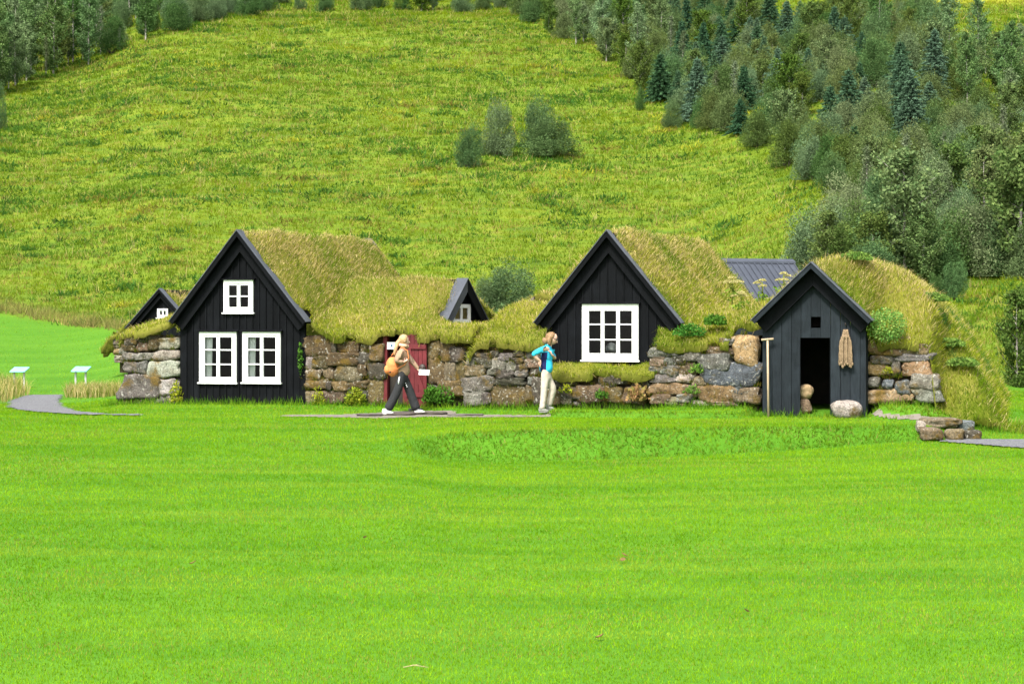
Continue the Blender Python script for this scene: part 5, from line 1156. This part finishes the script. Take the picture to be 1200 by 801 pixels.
mb = MB()   # hair tied back, with a pale scarf round the neck
f = Vector((.93, .37, -.04)).normalized()
mb.ball((.018, -.008, 1.585), (.110, .098, .112), 16, 10, 0, (1, 1, 1), lambda d: 1 if d.dot(f) < .45 or d.z > .55 else .72)
mb.tube([(-.06, -.03, 1.57), (-.115, -.06, 1.50), (-.145, -.07, 1.40), (-.165, -.08, 1.30), (-.18, -.08, 1.24)], [.045, .047, .042, .032, .01], 10)
mb.build('hair', M['hairblond'], p1)
mb = MB(); mb.tube([(.09, -.03, 1.44), (.03, -.095, 1.455), (-.05, -.07, 1.47), (-.06, .04, 1.47), (.02, .09, 1.455), (.10, .03, 1.435), (.09, -.03, 1.44)], .04, 8); mb.build('scarf', M['scarf'], p1)
# backpack, worn on the back
bp = thing('backpack', 'orange fabric backpack slung low on the back of the walking person', 'backpack', (k1[0] - .215, k1[1] - .06, k1[2] + .80))
mb = MB(); mb.ball((0, 0, .235), (.135, .15, .225), 16, 12, 0, (1, 1, 1), lambda d: (1 - .25 * max(0, d.z) ** 2) * (1.08 if d.z < 0 else 1) * (1 + .05 * math.sin(7 * d.y + 3 * d.z) + .04 * math.sin(9 * d.z)))
mb.build('bag', M['orange'], bp)
mb = MB(); mb.ball((-.10, -.03, .15), (.075, .11, .10), 12, 8); mb.build('front_pocket', M['orange'], bp)
mb = MB(); mb.tube([(-.02, 0, .44), (.02, 0, .50), (.06, 0, .46)], .014, 6); mb.build('carry_loop', M['orange'], bp)
mb = MB(); mb.tube([(-.04, -.165, .10), (-.04, -.178, .10)], [.022, .018], 8); mb.build('dark_badge', M['black'], bp)
for sy in (-1, 1):
    mb = MB(); mb.tube([(.08, sy * .09 + .05, .46), (.20, sy * .13 + .05, .63), (.32, sy * .12 + .05, .55), (.35, sy * .13 + .05, .40), (.26, sy * .16 + .05, .25), (.10, sy * .14 + .04, .16)], .018, 6, flat=.6); mb.build('strap', M['orange'], bp)
mb = MB(); pv = [(0, 0, 0), (.22, .02, -.01), (.235, .01, .105), (.01, -.01, .12)]; mb.hexa([(x, y, z) for x, y, z in pv] + [(x + .002, y - .004, z) for x, y, z in pv]); lf = mb.build('leaflet', M['paper'], None)
lf.location = (k1[0] + .33, k1[1] + .13, k1[2] + .83); tag(lf, 'white paper leaflet held out in front by the walking person', 'leaflet')
# ---- woman in the blue shirt
k2 = person_place(640, 487, 42.0)
p2 = thing('person', 'person in cyan shirt and beige trousers standing with one hand on the hip looking down', 'person', k2)
def ex2(mb):
    head_shape(mb, (.135, -.01, 1.555), (.92, -.10, -.38))
    hand(mb, (-.135, -.19, 1.09), (-.05, .25, -.95), (.9, .3, .1), .165, .35, 1)
    hand(mb, (.115, -.11, 1.22), (-.35, -.1, .8), (-.8, .1, .2), .16, .9, 1)
skin('body', [(-.01, 0, .90, .08, .10), (.0, 0, 1.1, .075, .10), (.035, 0, 1.30, .09, .12), (.06, 0, 1.41, .07, .08), (.095, 0, 1.475, .05, .05), (.125, 0, 1.54, .055, .055),
   (.05, .16, 1.37, .05, .05), (.19, .16, 1.13, .042, .042), (.115, -.11, 1.22, .028, .028), (-.02, -.17, 1.36, .05, .05), (-.29, -.23, 1.235, .042, .042), (-.135, -.19, 1.09, .028, .028),
   (-.03, -.085, .82, .08, .08), (-.05, -.085, .45, .058, .058), (-.085, -.085, .09, .04, .04), (.01, .085, .82, .08, .08), (.155, .085, .50, .06, .06), (.06, .085, .15, .04, .04)],
   [(0, 1), (1, 2), (2, 3), (3, 4), (4, 5), (2, 6), (6, 7), (7, 8), (2, 9), (9, 10), (10, 11), (0, 12), (12, 13), (13, 14), (0, 15), (15, 16), (16, 17)], p2, [M['skin'], M['lips'], M['eye']], 2, ex2)
skin('shirt', [(-.01, 0, .80, .14, .17), (.0, 0, 1.02, .125, .155), (.025, 0, 1.2, .13, .16), (.04, 0, 1.345, .115, .145), (.07, 0, 1.435, .062, .07),
   (.045, .165, 1.36, .068, .068), (.12, .18, 1.24, .060, .060), (.185, .165, 1.15, .052, .052), (-.03, -.175, 1.355, .072, .072), (-.16, -.215, 1.295, .064, .064), (-.275, -.23, 1.24, .056, .056), (-.245, -.22, 1.19, .05, .05)],
   [(0, 1), (1, 2), (2, 3), (3, 4), (3, 5), (5, 6), (6, 7), (3, 8), (8, 9), (9, 10), (10, 11)], p2, [M['cyan'], M['navy']], 3, None, 2, lambda c, n: 1 if (c.z < 1.27 and -.125 < c.x < .015 + (c.z - 1.1) * .08 and abs(c.y) > .05) else 0)
skin('trousers', [(-.01, 0, 1.0, .105, .13), (-.005, 0, .82, .125, .152), (-.03, -.08, .70, .095, .095), (-.045, -.085, .45, .075, .075), (-.065, -.085, .25, .068, .068), (-.09, -.085, .065, .066, .066), (.045, .08, .70, .10, .10), (.15, .085, .49, .083, .083), (.105, .085, .32, .074, .074), (.055, .085, .125, .066, .066)],
   [(0, 1), (1, 2), (2, 3), (3, 4), (4, 5), (1, 6), (6, 7), (7, 8), (8, 9)], p2, M['beige'], 2, None, 1)
shoe('shoe', (-.15, -.085, .0), (.06, -.095, .0), M['shoegrey'], p2); shoe('shoe', (.0, .085, .055), (.20, .08, .02), M['shoegrey'], p2)
mb = MB(); f2 = Vector((.92, -.10, -.38)).normalized()
mb.ball((.105, -.005, 1.58), (.122, .112, .122), 18, 12, 0, (1, 1, 1), lambda d: (1 if d.dot(f2) < .5 or d.z > .5 else .66) * (1 + .03 * math.sin(9 * d.y + 5 * d.x)))
for sy in (-1, 1): mb.tube([(.085, sy * .075, 1.60), (.06, sy * .098, 1.53), (.065, sy * .095, 1.46), (.10, sy * .085, 1.42)], [.045, .05, .044, .016], 8)
mb.tube([(.0, 0, 1.57), (-.015, 0, 1.50), (.0, 0, 1.43)], [.07, .075, .035], 10)
mb.build('hair', M['hairbrown'], p2)
mb = MB(); c2 = Vector((.135, -.01, 1.555)); u2 = Vector((.38, 0, .92)); sdv = Vector((.1, .99, 0))
for sy in (-1, 1): mb.ball(tuple(c2 + f2 * .100 + u2 * .018 + sdv * .034 * sy), (.014, .030, .024), 10, 6)
for sy in (-1, 1): mb.bar(c2 + f2 * .098 + u2 * .022 + sdv * .06 * sy, c2 + f2 * .0 + u2 * .026 + sdv * .088 * sy, .006, .008)
mb.build('sunglasses', M['black'], p2)

# ------------------------------------------------------------------ things about the yard
def info_board(px, py, label, sz=.8):
    X, Y, z = ray(px, py); r = thing('info_board', label, 'sign', (X, Y, z), math.radians(-4), 'info boards by the gravel path'); w = .60 * sz; h = .60 * sz
    pts = [(-w / 2, -.14, h - .02), (w / 2 - .03, -.14, h - .02), (w / 2 + .02, .16, h + .10), (-w / 2 + .05, .16, h + .10)]
    mb = MB(); mb.hexa([(x, y, q) for x, y, q in pts] + [(x, y, q + .025) for x, y, q in pts]); mb.build('panel', M['panel'], r)
    for s in (-1, 1):
        mb = MB(); mb.box((s * w * .30 - .025, -.02, -.1), (s * w * .30 + .025, .02, h + .02)); mb.build('leg', M['post'], r)
info_board(22.5, 454.5, 'slanted pale blue info board on two grey posts at the far left picture edge'); info_board(94.5, 454.5, 'slanted pale blue info board on two grey posts right of the gravel path bend')
# T-handled pole leaning on the shed
s0, z1 = SZ(899.5, 397.5, VC - .14); s1, _ = SZ(900.5, 484, VC - .30); zb = zgs(s1, VC - .30)
mb = MB(); mb.tube([(s1, VC - .30, zb), (s0, VC - .14, z1)], [.024, .021], 10); hd = mb.build('handle', M['bare_wood'], None, (s1, VC - .3, zb))
x, y = loc(s1, VC - .3); rk = thing('wooden_rake', 'pale long wooden pole with a crossbar leaning on the shed front', 'rake', (x, y, zb), -TH); hd.parent = rk
mb = MB(); mb.tube([(s0 - .125, VC - .15, z1 - .01), (s0 + .125, VC - .15, z1 + .012)], [.022, .022], 8); mb.build('crossbar', M['bare_wood'], rk, (s1, VC - .3, zb))
# rope bundle on a peg
ra, rz = SZ(991, 386, VC - .1); rb_, rzb = SZ(991, 431, VC - .1)
x, y = loc(ra, VC - .05); rp_ = thing('rope_bundle', 'looped brown hemp rope bundle hanging on the shed front', 'rope', (x, y, rzb), -TH); off = (ra, VC - .05, rzb)
for i in range(9):
    mb = MB(); a = (i - 4) * .024; yy = VC - .075 - .02 * (i % 3); b = rs.uniform(0, .10); pth = [(ra + a * .35, yy, rz - .0), (ra + a * .55, yy - .02, rz - .10), (ra + a * 1.15, yy - .03, rz - .26), (ra + a * 1.35, yy - .02, rzb + .05 + b), (ra + a * 1.35 + .015, yy - .045, rzb + b), (ra + a * 1.3 + .03, yy - .05, rzb + .06 + b)]
    pts = []
    for (p, q) in zip(pth[:-1], pth[1:]):
        for t in range(5): pts.append(tuple(p[k] + (q[k] - p[k]) * t / 5 for k in range(3)))
    mb.tube(pts, [.015 + .009 * (j % 2) for j in range(len(pts))], 7); mb.build('rope_strand', M['rope'], rp_, off)
mb = MB(); mb.tube([(ra - .055, VC - .13, rz - .14), (ra + .055, VC - .13, rz - .15)], .035, 8); mb.tube([(ra - .05, VC - .12, rz - .17), (ra + .05, VC - .12, rz - .18)], .03, 8); mb.build('binding', M['rope'], rp_, off)
mb = MB(); mb.tube([(ra, VC - .02, rz + .08), (ra, VC - .12, rz + .09), (ra, VC - .13, rz + .13)], .012, 6); mb.build('peg', M['iron'], rp_, off)
# boulder before the shed
def boulder(px, py, Y, half, tint, label, name='boulder', seed=1, group=None, rot=0, p=2.6):
    X, Y, z = ray(px, py); r_ = np.random.default_rng(seed); mb = MB(); add_stone(mb, (0, 0, half[2] * .7), half, r_, tint, p, .2, .16)
    o = mb.build(name, M['flag'] if name == 'flagstone' else M['stone'], None); o.location = (X, Y, z); o.rotation_euler = (0, 0, rot); return tag(o, label, 'stone', group)
boulder(993, 489, 39.75, (.31, .24, .22), 'l', 'rounded pale grey boulder lying in the grass before the shed', seed=5)
# stones at the old step on the right
for i, (px, py, Y, hf, t, lab, n_) in enumerate(((1091, 515, 39.0, (.23, .18, .135), 'w', 'brown squared step stone at the left end of the grass bank', 'step_stone'), (1117, 515, 39.0, (.20, .17, .125), 'w', 'pale cracked step stone between the brown one and the bank', 'step_stone'), (1079, 507, 39.5, (.09, .10, .12), 'l', 'small grey upright stone behind the brown step stone', 'step_stone'),
        (1103, 500, 39.8, (.36, .26, .10), 'w', 'long flat slab lying behind the step stones', 'step_slab'), (1132, 507, 39.9, (.16, .14, .15), 's', 'dark blue grey stone set in the bank at the slab end', 'step_stone'), (1138, 515, 39.3, (.18, .14, .10), 'd', 'low dark stone half buried under the bank right of the steps', 'step_stone'))):
    boulder(px, py, Y, hf, t, lab, n_, 50 + i, 'stones of the old step', 0, 5)
# things just inside the shed door
s_, z_ = SZ(945.5, 480, VC + .35); x, y = loc(s_ - .04, VC + .35); zf = .09
mb = MB(); add_stone(mb, (0, 0, .18), (.13, .12, .19), rs, 'b', 4); o = mb.build('stone_block', M['stone'], None); o.location = (x, y, zf); tag(o, 'brown stone block standing just inside the shed doorway', 'stone')
mb = MB(); add_stone(mb, (0, 0, .13), (.15, .13, .15), rs, 'o', 2.6, .2, .25); o = mb.build('sack', M['sack'], None); o.location = (x + .02, y, zf + .36); tag(o, 'tan lumpy sack lying on the stone block in the shed doorway', 'sack')
# flat stone leaning at the red door and a pale doorstep
boulder(487, 481, 43.2, (.14, .05, .035), 's', 'small flat grey stone lying at the foot of the red door', 'flat_stone', 71, None, .3, 4)
for i, (px, py, Y, hf, lab) in enumerate(((470, 486, 42.7, (.34, .20, .03), 'grey flagstone under the walking person before the red door'), (506, 485, 42.75, (.32, .20, .03), 'broad grey flagstone right of the red door'), (433, 487.5, 42.5, (.30, .13, .03), 'narrow grey flagstone left of the walking person'), (545, 487, 42.4, (.34, .13, .025), 'worn flagstone sunk in the grass below the rough corner stones'))):
    boulder(px, py, Y, hf, 'l', lab, 'flagstone', 80 + i, 'flagstones of the door path', 0, 7)

# dry leaves and a twig on the lawn
for i, (px, py) in enumerate(((698, 752), (729, 661), (735, 655), (878, 721), (426, 634), (222, 664))):
    X, Y, z = ray(px, py); mb = MB(); V = []; n = 7
    for j in range(n):
        t = j / (n - 1); w = (.024 if i > 1 else .034) * math.sin(math.pi * (.08 + .86 * t)); V += [(t * .07, -w, .03 + .03 * t * t), (t * .07, 0, .018 + .03 * t * t), (t * .07, w, .03 + .03 * t * t)]
    mb.mesh(V, [(3 * j + k, 3 * j + 3 + k, 3 * j + 4 + k, 3 * j + 1 + k) for j in range(n - 1) for k in (0, 1)], 0, (.20, .13, .06)); o = mb.build('fallen_leaf', M['plant'], None); o.location = (X, Y, z + .015); o.rotation_euler = (0, 0, i * 1.3); tag(o, 'curled dry brown leaf lying on the mown lawn', 'leaf', 'dry leaves on the lawn')
X, Y, z = ray(488, 787); mb = MB(); mb.tube([(-.11, 0, .035), (-.02, .02, .05), (.10, -.03, .04)], [.005, .006, .003], 6, 0, (.36, .33, .16)); mb.tube([(-.02, .02, .05), (.03, .05, .055)], [.004, .002], 5, 0, (.36, .33, .16)); o = mb.build('twig', M['plant'], None); o.location = (X, Y, z); tag(o, 'thin pale twig lying on the lawn at the bottom of the picture', 'twig')
# ------------------------------------------------------------------ camera, light
cd = bpy.data.cameras.new('camera'); co = bpy.data.objects.new('camera', cd); COL.objects.link(co)
co.location = (0, 0, CZ); co.rotation_euler = (math.pi / 2, 0, 0)
cd.sensor_width = 36; cd.lens = 36 * F / 1200; cd.shift_y = -(400.5 - HZ) / 1200; cd.clip_end = 2000; cd.clip_start = .5
scene.camera = co
SUN_EL, SUN_AZ = math.radians(52), math.radians(205)   # azimuth from +Y, clockwise: behind the camera, a little to the left
world = bpy.data.worlds.new("World"); scene.world = world; world.use_nodes = True
nt = world.node_tree; nt.nodes.clear()
sky = nt.nodes.new('ShaderNodeTexSky'); sky.sky_type = 'NISHITA'; sky.sun_disc = False; sky.sun_elevation = SUN_EL; sky.sun_rotation = SUN_AZ
sky.air_density = 1.0; sky.dust_density = 4.0; sky.ozone_density = 1.0
hs = nt.nodes.new('ShaderNodeHueSaturation'); hs.inputs['Saturation'].default_value = .35
bg = nt.nodes.new('ShaderNodeBackground'); bg.inputs[1].default_value = .115
wo = nt.nodes.new('ShaderNodeOutputWorld'); nt.links.new(sky.outputs[0], hs.inputs['Color']); nt.links.new(hs.outputs[0], bg.inputs[0]); nt.links.new(bg.outputs[0], wo.inputs[0])
sl = bpy.data.lights.new('sun', 'SUN'); sl.energy = 2.0; sl.angle = math.radians(10); sl.color = (1, .95, .86)
so = bpy.data.objects.new('sun', sl); COL.objects.link(so)
d = Vector((math.sin(SUN_AZ) * math.cos(SUN_EL), math.cos(SUN_AZ) * math.cos(SUN_EL), math.sin(SUN_EL)))
so.rotation_euler = d.to_track_quat('Z', 'Y').to_euler(); so.location = (-20, -20, 40)
vs = scene.view_settings; vs.view_transform = 'Standard'; vs.look = 'None'; vs.gamma = 1; vs.use_curve_mapping = False; vs.exposure = EXPOSURE if 'EXPOSURE' in globals() else 1.75
scene.cycles.max_bounces = 6; scene.cycles.diffuse_bounces = 3; scene.cycles.transparent_max_bounces = 8; scene.cycles.use_denoising = True
scene.cycles.sample_clamp_indirect = 6
